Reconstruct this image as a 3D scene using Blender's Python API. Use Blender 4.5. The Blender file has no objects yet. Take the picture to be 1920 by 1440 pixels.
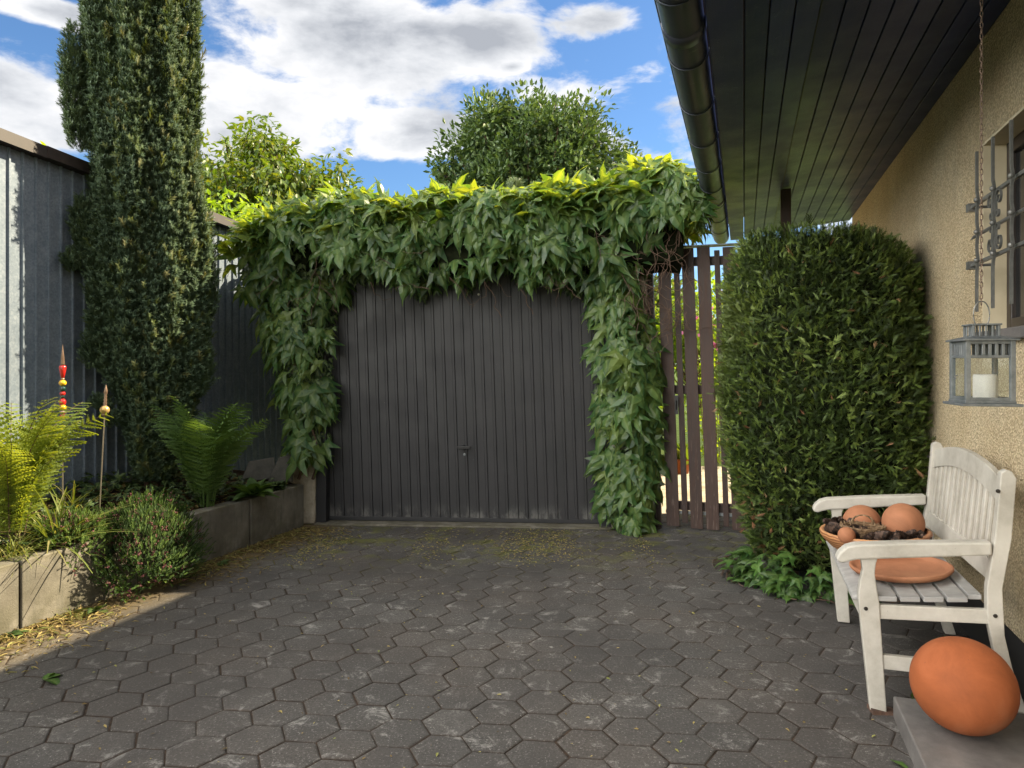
import bpy, math, random
import numpy as np
R_ = math.radians
rng = np.random.default_rng(11)
random.seed(5)
SC = bpy.context.scene
COL = SC.collection

# ------------------------------------------------------------------ camera
cam = bpy.data.cameras.new('camera'); camo = bpy.data.objects.new('camera', cam); COL.objects.link(camo)
cam.sensor_width = 36; cam.lens = 1331 / 1920 * 36; cam.shift_y = -36 / 1920
cam.clip_start = .05; cam.clip_end = 3000
camo.location = (0, 0, 1.4); camo.rotation_euler = (R_(90), 0, 0)
SC.camera = camo

# ------------------------------------------------------------------ light
SUN_AZ, SUN_EL = 70.0, 38.2           # clockwise from +Y, degrees
sd = (math.sin(R_(SUN_AZ)) * math.cos(R_(SUN_EL)), math.cos(R_(SUN_AZ)) * math.cos(R_(SUN_EL)), math.sin(R_(SUN_EL)))
sun = bpy.data.lights.new('sun', 'SUN'); suno = bpy.data.objects.new('sun', sun); COL.objects.link(suno)
sun.energy = 4.2; sun.angle = R_(.5); sun.color = (1, .84, .58)
from mathutils import Vector, Matrix
suno.rotation_euler = Vector(sd).to_track_quat('Z', 'Y').to_euler()
suno.location = (8, 4, 12)

SC.view_settings.view_transform = 'Standard'; SC.view_settings.look = 'None'
SC.view_settings.gamma = 1; SC.view_settings.exposure = 1.82
SC.render.engine = 'CYCLES'
SC.cycles.max_bounces = 8; SC.cycles.diffuse_bounces = 4; SC.cycles.transmission_bounces = 6; SC.cycles.transparent_max_bounces = 8
SC.cycles.caustics_reflective = False; SC.cycles.caustics_refractive = False
SC.cycles.use_denoising = True; SC.cycles.denoising_prefilter = 'NONE'; SC.cycles.denoising_input_passes = 'RGB_ALBEDO_NORMAL'

def build_world():
    w = bpy.data.worlds.new('World'); SC.world = w; w.use_nodes = True
    nt = w.node_tree; N = nt.nodes; L = nt.links; N.clear()
    out = N.new('ShaderNodeOutputWorld'); bg = N.new('ShaderNodeBackground'); bg.inputs[1].default_value = .052
    sky = N.new('ShaderNodeTexSky'); sky.sky_type = 'NISHITA'; sky.sun_disc = False
    sky.sun_elevation = R_(SUN_EL); sky.sun_rotation = R_(SUN_AZ); sky.ozone_density = 2.2; sky.air_density = 1.0; sky.dust_density = .4
    tc = N.new('ShaderNodeTexCoord')
    def math_(op, a, b=None, clamp=False):
        n = N.new('ShaderNodeMath'); n.operation = op; n.use_clamp = clamp
        for i, x in enumerate((a, b)):
            if x is None: continue
            if isinstance(x, (int, float)): n.inputs[i].default_value = x
            else: L.new(x, n.inputs[i])
        return n.outputs[0]
    def vm(op, a, b):
        n = N.new('ShaderNodeVectorMath'); n.operation = op
        for i, x in enumerate((a, b)):
            if isinstance(x, tuple): n.inputs[i].default_value = x
            else: L.new(x, n.inputs[i])
        return n
    D = tc.outputs['Generated']
    def noise(scale, detail, rough, off=(0, 0, 0), dist=0., sq=(1, 1, 2.2)):
        v = vm('MULTIPLY', vm('ADD', D, off).outputs[0], sq).outputs[0]
        n = N.new('ShaderNodeTexNoise'); n.inputs['Scale'].default_value = scale; n.inputs['Detail'].default_value = detail
        n.inputs['Roughness'].default_value = rough; n.inputs['Distortion'].default_value = dist
        L.new(v, n.inputs['Vector']); return n.outputs['Fac']
    # cloud banks: centre direction (image-plane slope, height slope) and radii
    blobs = [(-.20, .45, .22, .12), (-.36, .34, .13, .085), (-.14, .33, .10, .05), (-.05, .45, .09, .05),
             (-.72, .37, .12, .055), (-.66, .50, .055, .014), (.13, .485, .075, .025), (-.0, .42, .03, .010),
             (1.5, .5, .7, .25)]
    dens = None
    for (u, v, ru, rv) in blobs:
        c = Vector((u, 1, v)).normalized()
        dd = vm('SUBTRACT', D, (c.x, c.y, c.z)).outputs[0]
        dd = vm('MULTIPLY', dd, (1 / ru, 1 / max(ru, .12) * .35, 1 / rv)).outputs[0]
        ln = vm('LENGTH', dd, (0, 0, 0)).outputs['Value']
        m = math_('SUBTRACT', 1.0, ln)
        dens = m if dens is None else math_('MAXIMUM', dens, m)
    # unseen sky behind, above and left of camera: cloud added to fill the shade
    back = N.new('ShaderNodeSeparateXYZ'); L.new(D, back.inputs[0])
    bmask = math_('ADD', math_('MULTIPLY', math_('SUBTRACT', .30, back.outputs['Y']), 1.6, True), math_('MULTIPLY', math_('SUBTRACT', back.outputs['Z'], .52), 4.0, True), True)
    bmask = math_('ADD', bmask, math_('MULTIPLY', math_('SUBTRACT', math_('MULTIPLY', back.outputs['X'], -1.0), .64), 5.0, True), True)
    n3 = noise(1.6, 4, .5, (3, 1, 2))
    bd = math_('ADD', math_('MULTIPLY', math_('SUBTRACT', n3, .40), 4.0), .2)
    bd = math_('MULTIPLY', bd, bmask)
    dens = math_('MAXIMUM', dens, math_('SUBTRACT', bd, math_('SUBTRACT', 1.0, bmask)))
    n1 = noise(7.5, 10, .60, (.3, .7, .1), .25)
    n2 = noise(3.0, 5, .5, (2.1, .2, 1.2))
    pert = math_('MULTIPLY', math_('SUBTRACT', n1, .5), 2.5)
    pert = math_('ADD', pert, math_('MULTIPLY', math_('SUBTRACT', n2, .5), 1.4))
    f = math_('ADD', math_('MULTIPLY', dens, 1.25), pert)
    mr = N.new('ShaderNodeMapRange'); mr.interpolation_type = 'SMOOTHSTEP'
    mr.inputs['From Min'].default_value = -.05; mr.inputs['From Max'].default_value = .42; L.new(f, mr.inputs['Value'])
    # cloud body: white rims, grey bellies
    n4 = noise(5.0, 7, .55, (.32, .71, .145), .2)
    g = math_('ADD', math_('MULTIPLY', f, .55), math_('MULTIPLY', math_('SUBTRACT', n4, .5), 2.6))
    cr = N.new('ShaderNodeValToRGB'); L.new(g, cr.inputs[0])
    e = cr.color_ramp.elements
    e[0].position = .10; e[0].color = (.93, .93, .94, 1); e[1].position = .85; e[1].color = (.42, .445, .49, 1)
    k = e.new(.42); k.color = (.72, .74, .77, 1)
    fill_mask = math_('MULTIPLY', bmask, math_('ADD', .20, math_('MULTIPLY', math_('ADD', math_('MULTIPLY', back.outputs['X'], -.9), -.08, True), 5.0)))
    fill_gain = math_('ADD', 1.0, math_('MULTIPLY', fill_mask, 3.4))  # extra brightness added to the unseen cloud, strongest on the left
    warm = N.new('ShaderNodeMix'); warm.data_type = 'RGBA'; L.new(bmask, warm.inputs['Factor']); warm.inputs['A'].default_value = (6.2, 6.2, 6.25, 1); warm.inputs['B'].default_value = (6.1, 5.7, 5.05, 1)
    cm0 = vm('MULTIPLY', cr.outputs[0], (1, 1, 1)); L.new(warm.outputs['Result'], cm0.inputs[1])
    cm = N.new('ShaderNodeVectorMath'); cm.operation = 'SCALE'; L.new(cm0.outputs[0], cm.inputs[0]); L.new(fill_gain, cm.inputs['Scale'])
    mix = N.new('ShaderNodeMix'); mix.data_type = 'RGBA'
    L.new(mr.outputs[0], mix.inputs['Factor'])
    tint = vm('MULTIPLY', sky.outputs[0], (.62, .82, 1.0))
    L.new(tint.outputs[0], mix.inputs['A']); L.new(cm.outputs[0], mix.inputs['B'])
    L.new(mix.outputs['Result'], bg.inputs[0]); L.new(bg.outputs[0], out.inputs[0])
build_world()

# ------------------------------------------------------------------ helpers
def nrm(a): return a / np.maximum(np.linalg.norm(a, axis=-1, keepdims=True), 1e-9)
def frames(d, up):
    y = nrm(np.asarray(d, float)); x = nrm(np.cross(y, np.asarray(up, float))); z = np.cross(x, y)
    return np.stack([x, y, z], axis=-1)

class Acc:
    def __init__(s, off=(0, 0, 0)):
        s.v = []; s.f = []; s.r = []; s.g = []; s.m = []; s.n = 0; s.off = np.array(off, float)
    def add(s, V, F, r=.5, mi=0, g=0.):
        V = np.asarray(V, float).reshape(-1, 3)
        s.v.append(V - s.off)
        s.r.append(np.broadcast_to(np.asarray(r, float), (len(V),)).copy()); s.g.append(np.broadcast_to(np.asarray(g, float), (len(V),)).copy())
        if not isinstance(F, np.ndarray):
            by = {}
            for f in F: by.setdefault(len(f), []).append(f)
            for fs in by.values(): s.f.append(np.array(fs) + s.n); s.m.append(np.full(len(fs), mi))
        else: s.f.append(F + s.n); s.m.append(np.full(len(F), mi))
        s.n += len(V); return s
    def inst(s, T, P, R, S, rnd=None, mi=0):
        tv, tf, tg = T; m = len(P)
        if m == 0: return s
        S = np.asarray(S, float); S = S.reshape(m, 1, -1) if S.ndim else np.full((m, 1, 1), float(S))
        V = np.einsum('mij,mnj->mni', R, tv[None] * S) + np.asarray(P)[:, None]
        F = (tf[None] + (np.arange(m) * len(tv))[:, None, None]).reshape(-1, tf.shape[1])
        if rnd is None: rnd = rng.random(m)
        return s.add(V.reshape(-1, 3), F, np.repeat(rnd, len(tv)), mi, np.tile(tg, m))
    def build(s, name, mats, parent=None, smooth=False, bevel=0):
        me = bpy.data.meshes.new(name)
        V = np.concatenate(s.v); nl = sum(f.size for f in s.f)
        me.vertices.add(len(V)); me.vertices.foreach_set('co', V.ravel().astype(np.float32))
        me.loops.add(nl); me.loops.foreach_set('vertex_index', np.concatenate([f.ravel() for f in s.f]).astype(np.int32))
        tot = np.concatenate([np.full(len(f), f.shape[1]) for f in s.f])
        me.polygons.add(len(tot)); me.polygons.foreach_set('loop_start', (np.cumsum(tot) - tot).astype(np.int32))
        me.polygons.foreach_set('loop_total', tot.astype(np.int32))
        me.polygons.foreach_set('material_index', np.concatenate(s.m).astype(np.int32))
        me.polygons.foreach_set('use_smooth', np.full(len(tot), smooth))
        a = me.attributes.new('rnd', 'FLOAT', 'POINT'); a.data.foreach_set('value', np.concatenate(s.r).astype(np.float32))
        a = me.attributes.new('vein', 'FLOAT', 'POINT'); a.data.foreach_set('value', np.concatenate(s.g).astype(np.float32))
        for m in (mats if isinstance(mats, (list, tuple)) else [mats]): me.materials.append(m)
        me.update(calc_edges=True); me.validate()
        o = bpy.data.objects.new(name, me); COL.objects.link(o)
        if parent: o.parent = parent
        if bevel:
            b = o.modifiers.new('bevel', 'BEVEL'); b.width = bevel; b.segments = 2; b.limit_method = 'ANGLE'; b.angle_limit = R_(40)
        return o

BOXF = [(0, 3, 2, 1), (4, 5, 6, 7), (0, 1, 5, 4), (1, 2, 6, 5), (2, 3, 7, 6), (3, 0, 4, 7)]
def box(a, x0, x1, y0, y1, z0, z1, r=.5, mi=0, shear=0.):
    sb, st = shear * z0, shear * z1
    V = [(x0 + sb, y0, z0), (x1 + sb, y0, z0), (x1 + sb, y1, z0), (x0 + sb, y1, z0), (x0 + st, y0, z1), (x1 + st, y0, z1), (x1 + st, y1, z1), (x0 + st, y1, z1)]
    a.add(V, BOXF, r, mi); return a
def prism(a, prof, axis, t0, t1, r=.5, mi=0):
    """prof: (p,q) outline; axis 'x': (t,p,q); 'y': (p,t,q); 'z': (p,q,t)"""
    n = len(prof)
    def P(p, q, t): return {'x': (t, p, q), 'y': (p, t, q), 'z': (p, q, t)}[axis]
    V = [P(p, q, t0) for p, q in prof] + [P(p, q, t1) for p, q in prof]
    F = [tuple(range(n))[::-1], tuple(range(n, 2 * n))] + [(i, (i + 1) % n, n + (i + 1) % n, n + i) for i in range(n)]
    if axis == 'y': F = [f[::-1] for f in F]
    a.add(V, F, r, mi); return a
def tube(a, pts, rad, seg=6, r=.5, mi=0, caps=True, g=0.):
    P = np.array(pts, float); n = len(P); rad = np.broadcast_to(np.asarray(rad, float), (n,))
    T = nrm(np.gradient(P, axis=0)); ref = np.array([0, 0, 1.]) if abs(T[0][2]) < .9 else np.array([1., 0, 0])
    X = nrm(np.cross(T, ref)); Y = np.cross(T, X)
    th = np.arange(seg) / seg * 2 * math.pi
    V = P[:, None] + rad[:, None, None] * (np.cos(th)[None, :, None] * X[:, None] + np.sin(th)[None, :, None] * Y[:, None])
    F = [(i * seg + j, i * seg + (j + 1) % seg, (i + 1) * seg + (j + 1) % seg, (i + 1) * seg + j) for i in range(n - 1) for j in range(seg)]
    if caps: F += [tuple(range(seg))[::-1], tuple(range((n - 1) * seg, n * seg))]
    a.add(V.reshape(-1, 3), F, r, mi, g); return a
def lathe(a, prof, c=(0, 0, 0), seg=32, r=.5, mi=0, sq=(1, 1)):
    th = np.arange(seg) / seg * 2 * math.pi; n = len(prof)
    V = [(c[0] + p * math.cos(t) * sq[0], c[1] + p * math.sin(t) * sq[1], c[2] + z) for p, z in prof for t in th]
    F = [(i * seg + j, i * seg + (j + 1) % seg, (i + 1) * seg + (j + 1) % seg, (i + 1) * seg + j) for i in range(n - 1) for j in range(seg)]
    a.add(V, F, r, mi); return a
def ballprof(r, n=16): return [(max(1e-4, r * math.sin(math.pi * i / n)), -r * math.cos(math.pi * i / n)) for i in range(n + 1)]
def tag(o, label=None, cat=None, group=None, kind=None):
    if label: o['label'] = label
    if cat: o['category'] = cat
    if group: o['group'] = group
    if kind: o['kind'] = kind
    return o
def thing(name, label, cat, loc=(0, 0, 0), rz=0., group=None):
    o = bpy.data.objects.new(name, None); COL.objects.link(o); o.location = loc; o.rotation_euler = (0, 0, rz); o.empty_display_size = .1
    return tag(o, label, cat, group)
def copy_tree(o, parent=None):
    c = o.copy(); COL.objects.link(c)
    if parent: c.parent = parent
    for ch in o.children: copy_tree(ch, c)
    return c

# house frame: w away from the courtyard, s along the wall
HA = -R_(18.1); hn = np.array([math.cos(HA), math.sin(HA), 0]); hd = np.array([-math.sin(HA), math.cos(HA), 0])
def HW(w, s, z=0.): return tuple(w * hn + s * hd + np.array([0, 0, z]))
def toH(x, y): return (x * hn[0] + y * hn[1], x * hd[0] + y * hd[1])
def hthing(name, label, cat, w, s, z=0, group=None):
    return thing(name, label, cat, HW(w, s, z), HA, group)
# garage frame: u along the door, v into the garage
GA = -R_(3.8); GO = np.array([-1.667, 6.25, 0])
def gthing(name, label, cat, group=None): return thing(name, label, cat, tuple(GO), GA, group)

# ------------------------------------------------------------------ materials
def mat(name, base=(.5, .5, .5), rough=.6, metal=0., spec=.5, build=None):
    m = bpy.data.materials.new(name); m.use_nodes = True; nt = m.node_tree; b = nt.nodes['Principled BSDF']
    b.inputs['Base Color'].default_value = (*base, 1); b.inputs['Roughness'].default_value = rough; b.inputs['Metallic'].default_value = metal
    b.inputs['Specular IOR Level'].default_value = spec
    if build: build(NT(nt, b))
    return m
class NT:
    def __init__(s, nt, b): s.nt = nt; s.b = b; s.N = nt.nodes; s.L = nt.links; s.tc = None
    def co(s, scale=(1, 1, 1), kind='Object', rot=(0, 0, 0)):
        if s.tc is None: s.tc = s.N.new('ShaderNodeTexCoord')
        m = s.N.new('ShaderNodeMapping'); m.inputs['Scale'].default_value = scale; m.inputs['Rotation'].default_value = rot
        s.L.new(s.tc.outputs[kind], m.inputs[0]); return m.outputs[0]
    def noise(s, scale, detail=4, rough=.55, sc=(1, 1, 1), dist=0, kind='Object'):
        n = s.N.new('ShaderNodeTexNoise'); n.inputs['Scale'].default_value = scale; n.inputs['Detail'].default_value = detail
        n.inputs['Roughness'].default_value = rough; n.inputs['Distortion'].default_value = dist
        s.L.new(s.co(sc, kind), n.inputs['Vector']); return n.outputs['Fac']
    def voro(s, scale, sc=(1, 1, 1), out='Distance', rnd=1.):
        n = s.N.new('ShaderNodeTexVoronoi'); n.inputs['Scale'].default_value = scale; n.inputs['Randomness'].default_value = rnd
        s.L.new(s.co(sc), n.inputs['Vector']); return n.outputs[out]
    def attr(s, name):
        n = s.N.new('ShaderNodeAttribute'); n.attribute_name = name; return n.outputs['Fac']
    def sep(s):
        n = s.N.new('ShaderNodeSeparateXYZ'); s.L.new(s.co(), n.inputs[0]); return n.outputs
    def ramp(s, fac, stops):
        n = s.N.new('ShaderNodeValToRGB'); s.L.new(fac, n.inputs[0]); e = n.color_ramp.elements
        while len(e) < len(stops): e.new(.5)
        for k, (p, c) in enumerate(stops):
            e[k].position = p; c = (c, c, c) if isinstance(c, (int, float)) else c; e[k].color = (*c, 1)
        return n.outputs[0]
    def mr(s, v, a, b, c=0., d=1., smooth=True):
        n = s.N.new('ShaderNodeMapRange'); n.interpolation_type = 'SMOOTHSTEP' if smooth else 'LINEAR'
        for k, x in zip(('From Min', 'From Max', 'To Min', 'To Max'), (a, b, c, d)): n.inputs[k].default_value = x
        s.L.new(v, n.inputs['Value']); return n.outputs[0]
    def math(s, op, a, b=0., clamp=False):
        n = s.N.new('ShaderNodeMath'); n.operation = op; n.use_clamp = clamp
        for i, x in enumerate((a, b)):
            if isinstance(x, (int, float)): n.inputs[i].default_value = x
            else: s.L.new(x, n.inputs[i])
        return n.outputs[0]
    def mix(s, fac, a, b, mode='MIX'):
        n = s.N.new('ShaderNodeMix'); n.data_type = 'RGBA'; n.blend_type = mode
        for k, x in (('Factor', fac), ('A', a), ('B', b)):
            inp = n.inputs[k]
            if isinstance(x, (int, float)): inp.default_value = x if k == 'Factor' else (x, x, x, 1)
            elif isinstance(x, tuple): inp.default_value = (*x, 1)
            else: s.L.new(x, inp)
        return n.outputs['Result']
    def base(s, c): s.L.new(c, s.b.inputs['Base Color'])
    def rough(s, c): s.L.new(c, s.b.inputs['Roughness'])
    def bump(s, h, strength=.3, dist=.01):
        n = s.N.new('ShaderNodeBump'); n.inputs['Strength'].default_value = strength; n.inputs['Distance'].default_value = dist
        s.L.new(h, n.inputs['Height']); s.L.new(n.outputs[0], s.b.inputs['Normal'])

def leafmat(name, stops, trans=.3, rough=.45, tcol=(1.5, 1.35, .5), veins=.0, patch=None, spec=.4, vcol=(.25, .33, .10)):
    m = bpy.data.materials.new(name); m.use_nodes = True; nt = m.node_tree; b = nt.nodes['Principled BSDF']; s = NT(nt, b)
    b.inputs['Roughness'].default_value = rough; b.inputs['Specular IOR Level'].default_value = spec
    n = len(stops); c = s.ramp(s.attr('rnd'), [(i / (n - 1) if n > 1 else 0, k) for i, k in enumerate(stops)])
    if veins: c = s.mix(s.math('MULTIPLY', s.attr('vein'), veins), c, vcol)
    if patch: c = s.mix(s.mr(s.noise(patch[0], 2), .5, .72), c, patch[1])
    s.base(c)
    tr = s.N.new('ShaderNodeBsdfTranslucent'); s.L.new(s.mix(1., c, tcol, 'MULTIPLY'), tr.inputs[0])
    mx = s.N.new('ShaderNodeMixShader'); mx.inputs[0].default_value = trans
    out = s.N['Material Output']
    s.L.new(b.outputs[0], mx.inputs[1]); s.L.new(tr.outputs[0], mx.inputs[2]); s.L.new(mx.outputs[0], out.inputs[0])
    return m

def m_paver(t):
    r = t.attr('rnd')
    big = t.noise(1.1, 4); fine = t.noise(95, 4, .85); med = t.noise(22, 6, .65)
    c = t.ramp(t.math('ADD', t.math('MULTIPLY', r, .32), t.math('MULTIPLY', med, .68)), [(.2, (.054, .052, .050)), (.55, (.074, .071, .068)), (.85, (.105, .100, .095))])
    c = t.mix(t.mr(big, .35, .7, 0, .55), c, (.088, .074, .064))
    c = t.mix(t.mr(fine, .58, .68, 0, .9), c, (.40, .385, .365))                    # pale grit
    c = t.mix(t.mr(fine, .46, .36, 0, .8), c, (.028, .027, .026))
    st = t.math('MULTIPLY', t.mr(t.noise(7, 9, .8, dist=.6), .54, .66), t.mr(t.noise(.9, 3), .33, .50))
    c = t.mix(t.math('MULTIPLY', st, .85), c, (.30, .29, .275))                     # lime bloom
    spots = t.mr(t.math('ADD', t.voro(4.4), t.math('MULTIPLY', t.noise(60, 3), .05)), .085, .05); c = t.mix(t.math('MULTIPLY', spots, t.mr(t.noise(9, 3), .5, .56)), c, (.32, .31, .295))
    moss = t.math('MULTIPLY', t.mr(t.sep()['Y'], 4.6, 5.6), t.mr(t.noise(4, 6, .7), .50, .62)); c = t.mix(t.math('MULTIPLY', moss, .75), c, (.12, .125, .025))
    edge = t.mr(t.math('ADD', t.attr('vein'), t.math('MULTIPLY', t.math('SUBTRACT', t.noise(14, 7, .8), .5), 2.2)), .55, .95)
    c = t.mix(t.math('MULTIPLY', edge, .5), c, t.ramp(t.noise(6, 5, .7), [(.35, (.022, .020, .018)), (.6, (.045, .030, .022)), (.75, (.085, .045, .028))]))
    c = t.mix(t.mr(t.noise(.8, 5, .65), .42, .62, 0, .6), c, (.045, .042, .041))
    xyz = t.sep(); dw = t.math('SUBTRACT', xyz['X'], t.math('SUBTRACT', t.math('MULTIPLY', xyz['Y'], .33), 3.836))
    dirt = t.math('MULTIPLY', t.mr(dw, .55, .05), t.mr(t.noise(7, 7, .75), .30, .55)); c = t.mix(t.math('MULTIPLY', dirt, .85), c, (.135, .095, .035))
    t.base(c); t.b.inputs['Roughness'].default_value = .82
    t.bump(t.math('ADD', t.math('MULTIPLY', fine, .6), t.math('MULTIPLY', med, .8)), .55, .004)
M = {}
M['paver'] = mat('paving_stone', build=m_paver, spec=.3)
def m_joint(t):
    c = t.ramp(t.noise(40, 5, .7), [(.3, (.020, .017, .015)), (.55, (.048, .036, .028)), (.8, (.09, .055, .035))])
    ms = t.math('MULTIPLY', t.mr(t.sep()['Y'], 4.4, 5.3), t.mr(t.noise(3, 5, .7), .38, .55)); c = t.mix(ms, c, (.15, .15, .03)); t.base(c)
    t.bump(t.noise(120, 3), .8, .006)
M['joint'] = mat('joint_soil', rough=.95, build=m_joint, spec=.1)
def m_soil(t):
    t.base(t.ramp(t.noise(30, 6, .7), [(.3, (.018, .012, .008)), (.55, (.06, .04, .025)), (.8, (.16, .11, .06))])); t.bump(t.noise(45, 6, .7), 1., .03)
M['soil'] = mat('soil', rough=.95, build=m_soil, spec=.1)
def m_lawn(t):
    t.base(t.ramp(t.noise(14, 6, .7), [(.3, (.03, .055, .012)), (.7, (.09, .13, .03))])); t.bump(t.noise(60, 4, .7), 1., .03)
M['lawn'] = mat('lawn', rough=.95, build=m_lawn, spec=.1)
def m_concrete(t):
    c = t.ramp(t.noise(3.2, 8, .65), [(.3, (.10, .092, .075)), (.5, (.18, .168, .14)), (.7, (.27, .25, .21))])
    drip = t.mr(t.noise(5, 6, .7, sc=(4, 4, .6)), .48, .66); c = t.mix(t.math('MULTIPLY', drip, .55), c, (.10, .10, .085))
    low = t.math('MULTIPLY', t.mr(t.sep()['Z'], .26, .02), t.mr(t.noise(9, 5), .35, .6)); c = t.mix(t.math('MULTIPLY', low, .6), c, (.09, .085, .055))
    up = t.math('MULTIPLY', t.mr(t.sep()['Z'], .30, .36), t.mr(t.noise(12, 5), .4, .6)); c = t.mix(t.math('MULTIPLY', up, .6), c, (.13, .12, .075))
    c = t.mix(t.mr(t.noise(120, 3, .7), .62, .7, 0, .6), c, (.05, .05, .04))
    t.base(c); t.bump(t.noise(70, 6, .75), .6, .006)
M['concrete'] = mat('weathered_concrete', rough=.9, build=m_concrete, spec=.2)
def m_pier(t):
    c = t.ramp(t.noise(6, 8, .7), [(.3, (.20, .17, .125)), (.5, (.40, .36, .28)), (.7, (.55, .50, .40))]); t.base(c); t.bump(t.noise(50, 6, .75), .8, .01)
M['pier'] = mat('pier_render', rough=.9, build=m_pier, spec=.2)
def m_door(t):
    c = t.ramp(t.noise(2.4, 6, .6, sc=(2.5, 1, .8)), [(.3, (.020, .021, .024)), (.7, (.030, .030, .034))])
    z = t.sep()['Z']
    scuff = t.math('MULTIPLY', t.mr(z, .20, .03), t.mr(t.noise(9, 6, .75, sc=(1, 1, .45)), .45, .62))
    c = t.mix(t.math('MULTIPLY', scuff, .65), c, (.19, .19, .18))
    c = t.mix(t.mr(t.noise(90, 2), .73, .77), c, (.16, .15, .14)); t.base(c)
    t.rough(t.mr(t.noise(5, 5), .3, .7, .42, .62)); t.bump(t.noise(160, 3, .7, sc=(1, 1, .15)), .12, .002)
M['door'] = mat('painted_door', build=m_door, spec=.5)
M['dark_frame'] = mat('dark_frame', (.022, .023, .026), .5)
M['black'] = mat('black_metal', (.015, .015, .016), .4)
M['bright_metal'] = mat('bright_metal', (.62, .60, .56), .35, .9)
def m_wood(t):
    st = t.noise(6, 7, .7, sc=(14, 14, .7), dist=.6); r = t.attr('rnd')
    c = t.ramp(t.math('ADD', t.math('MULTIPLY', st, .75), t.math('MULTIPLY', r, .25)), [(.3, (.022, .012, .010)), (.5, (.046, .025, .019)), (.72, (.085, .047, .035))])
    c = t.mix(t.mr(t.voro(5, sc=(1, 1, .35)), .07, .03), c, (.012, .008, .007))
    lo = t.math('MULTIPLY', t.mr(t.sep()['Z'], 1.3, .1), t.mr(t.noise(25, 5, .7, sc=(3, 3, .3)), .55, .66)); c = t.mix(t.math('MULTIPLY', lo, .6), c, (.17, .13, .11))
    t.base(c); t.bump(st, .5, .004); t.rough(t.mr(st, .3, .7, .45, .75))
M['gate'] = mat('stained_timber', build=m_wood)
def m_soffit(t):
    st = t.noise(5, 7, .7, sc=(14, .7, 14), dist=.5); r = t.attr('rnd')
    c = t.ramp(t.math('ADD', t.math('MULTIPLY', st, .5), t.math('MULTIPLY', r, .5)), [(.25, (.022, .032, .092)), (.75, (.036, .050, .14))]); t.base(c)  # blue cast of lens flare and sky put into the board colour
    blist = t.noise(30, 5, .7, sc=(1, .5, 1))
    t.bump(t.math('ADD', st, t.math('MULTIPLY', t.mr(blist, .58, .66), .5)), .35, .004); t.rough(t.mr(t.noise(4, 4), .3, .7, .3, .48))
M['soffit'] = mat('blue_cast_dark_boards', build=m_soffit, spec=.32)
def m_gutter(t):
    st = t.noise(3.5, 7, .7, sc=(2, .6, 2)); c = t.ramp(st, [(.35, (.038, .046, .064)), (.62, (.062, .072, .094)), (.75, (.12, .125, .14))])
    sm = t.mr(t.noise(9, 7, .75, sc=(1, 2.5, 1)), .60, .68); c = t.mix(t.math('MULTIPLY', sm, .5), c, (.20, .19, .18)); t.base(c)
    t.rough(t.mr(st, .3, .7, .28, .5)); t.bump(st, .15, .006)
M['gutter'] = mat('dark_gutter', build=m_gutter, metal=.35)
M['tile'] = mat('roof_tile', (.09, .05, .04), .8)
def m_stucco(t):
    v = t.voro(95, out='Distance'); n = t.noise(130, 4, .7)
    c = t.ramp(t.noise(2.2, 7, .65), [(.3, (.74, .60, .38)), (.5, (.83, .70, .47)), (.7, (.88, .78, .56))])
    c = t.mix(t.mr(v, .30, .62, 0, .5), c, (.34, .25, .14)); c = t.mix(t.mr(n, .6, .72, 0, .6), c, (.80, .72, .55))
    c = t.mix(t.math('MULTIPLY', t.mr(t.noise(6, 6, .7, sc=(1, 1, .3)), .55, .7), .3), c, (.36, .28, .18))
    t.base(c); t.bump(t.math('SUBTRACT', n, t.math('MULTIPLY', v, 1.4)), 1., .011)
M['stucco'] = mat('roughcast_render', rough=.95, build=m_stucco, spec=.15)
def m_plaster(t):
    t.base(t.ramp(t.noise(5, 6, .6), [(.3, (.58, .50, .34)), (.7, (.70, .62, .45))])); t.bump(t.noise(60, 4), .2, .003)
M['plaster'] = mat('smooth_reveal', rough=.85, build=m_plaster)
M['plinth'] = mat('dark_plinth', (.03, .03, .032), .7)
def m_stone(t):
    c = t.ramp(t.noise(7, 8, .7), [(.3, (.085, .08, .077)), (.55, (.135, .127, .122)), (.75, (.20, .188, .178))]); c = t.mix(t.mr(t.noise(3, 4), .5, .7, 0, .4), c, (.16, .13, .115))
    t.base(c); t.bump(t.noise(45, 7, .75), .45, .004)
M['stone'] = mat('grey_stone', rough=.7, build=m_stone)
def m_white(t):
    g = t.noise(4, 7, .7); gr = t.noise(30, 5, .7, sc=(3, 3, .5))
    c = t.ramp(g, [(.3, (.32, .30, .255)), (.5, (.46, .44, .39)), (.7, (.56, .54, .485))]); c = t.mix(t.mr(gr, .62, .7, 0, .45), c, (.40, .35, .27))
    ch = t.mr(t.noise(55, 5, .8), .70, .73); c = t.mix(t.math('MULTIPLY', ch, .9), c, (.10, .08, .06))
    t.base(c); t.bump(gr, .12, .002)
M['stone_dark'] = mat('mossy_stone', rough=.9, build=lambda t: t.base(t.ramp(t.noise(12, 7, .7), [(.3, (.045, .045, .038)), (.7, (.12, .115, .10))])))
M['white'] = mat('worn_white_paint', rough=.5, build=m_white)
def m_sky_grey(t):  # seat slats: sky reflection put into a greyer paint colour
    c = t.ramp(t.noise(5, 7, .7, sc=(1, 4, 4)), [(.3, (.25, .25, .245)), (.55, (.36, .355, .345)), (.75, (.46, .455, .44))]); t.base(c); t.bump(t.noise(30, 5, .7, sc=(4, .6, 4)), .15, .002)
M['sky_grey_paint'] = mat('sky_grey_white_paint', rough=.55, build=m_sky_grey)
M['bolt'] = mat('dark_bolt', (.06, .055, .05), .35, .8)
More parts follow.
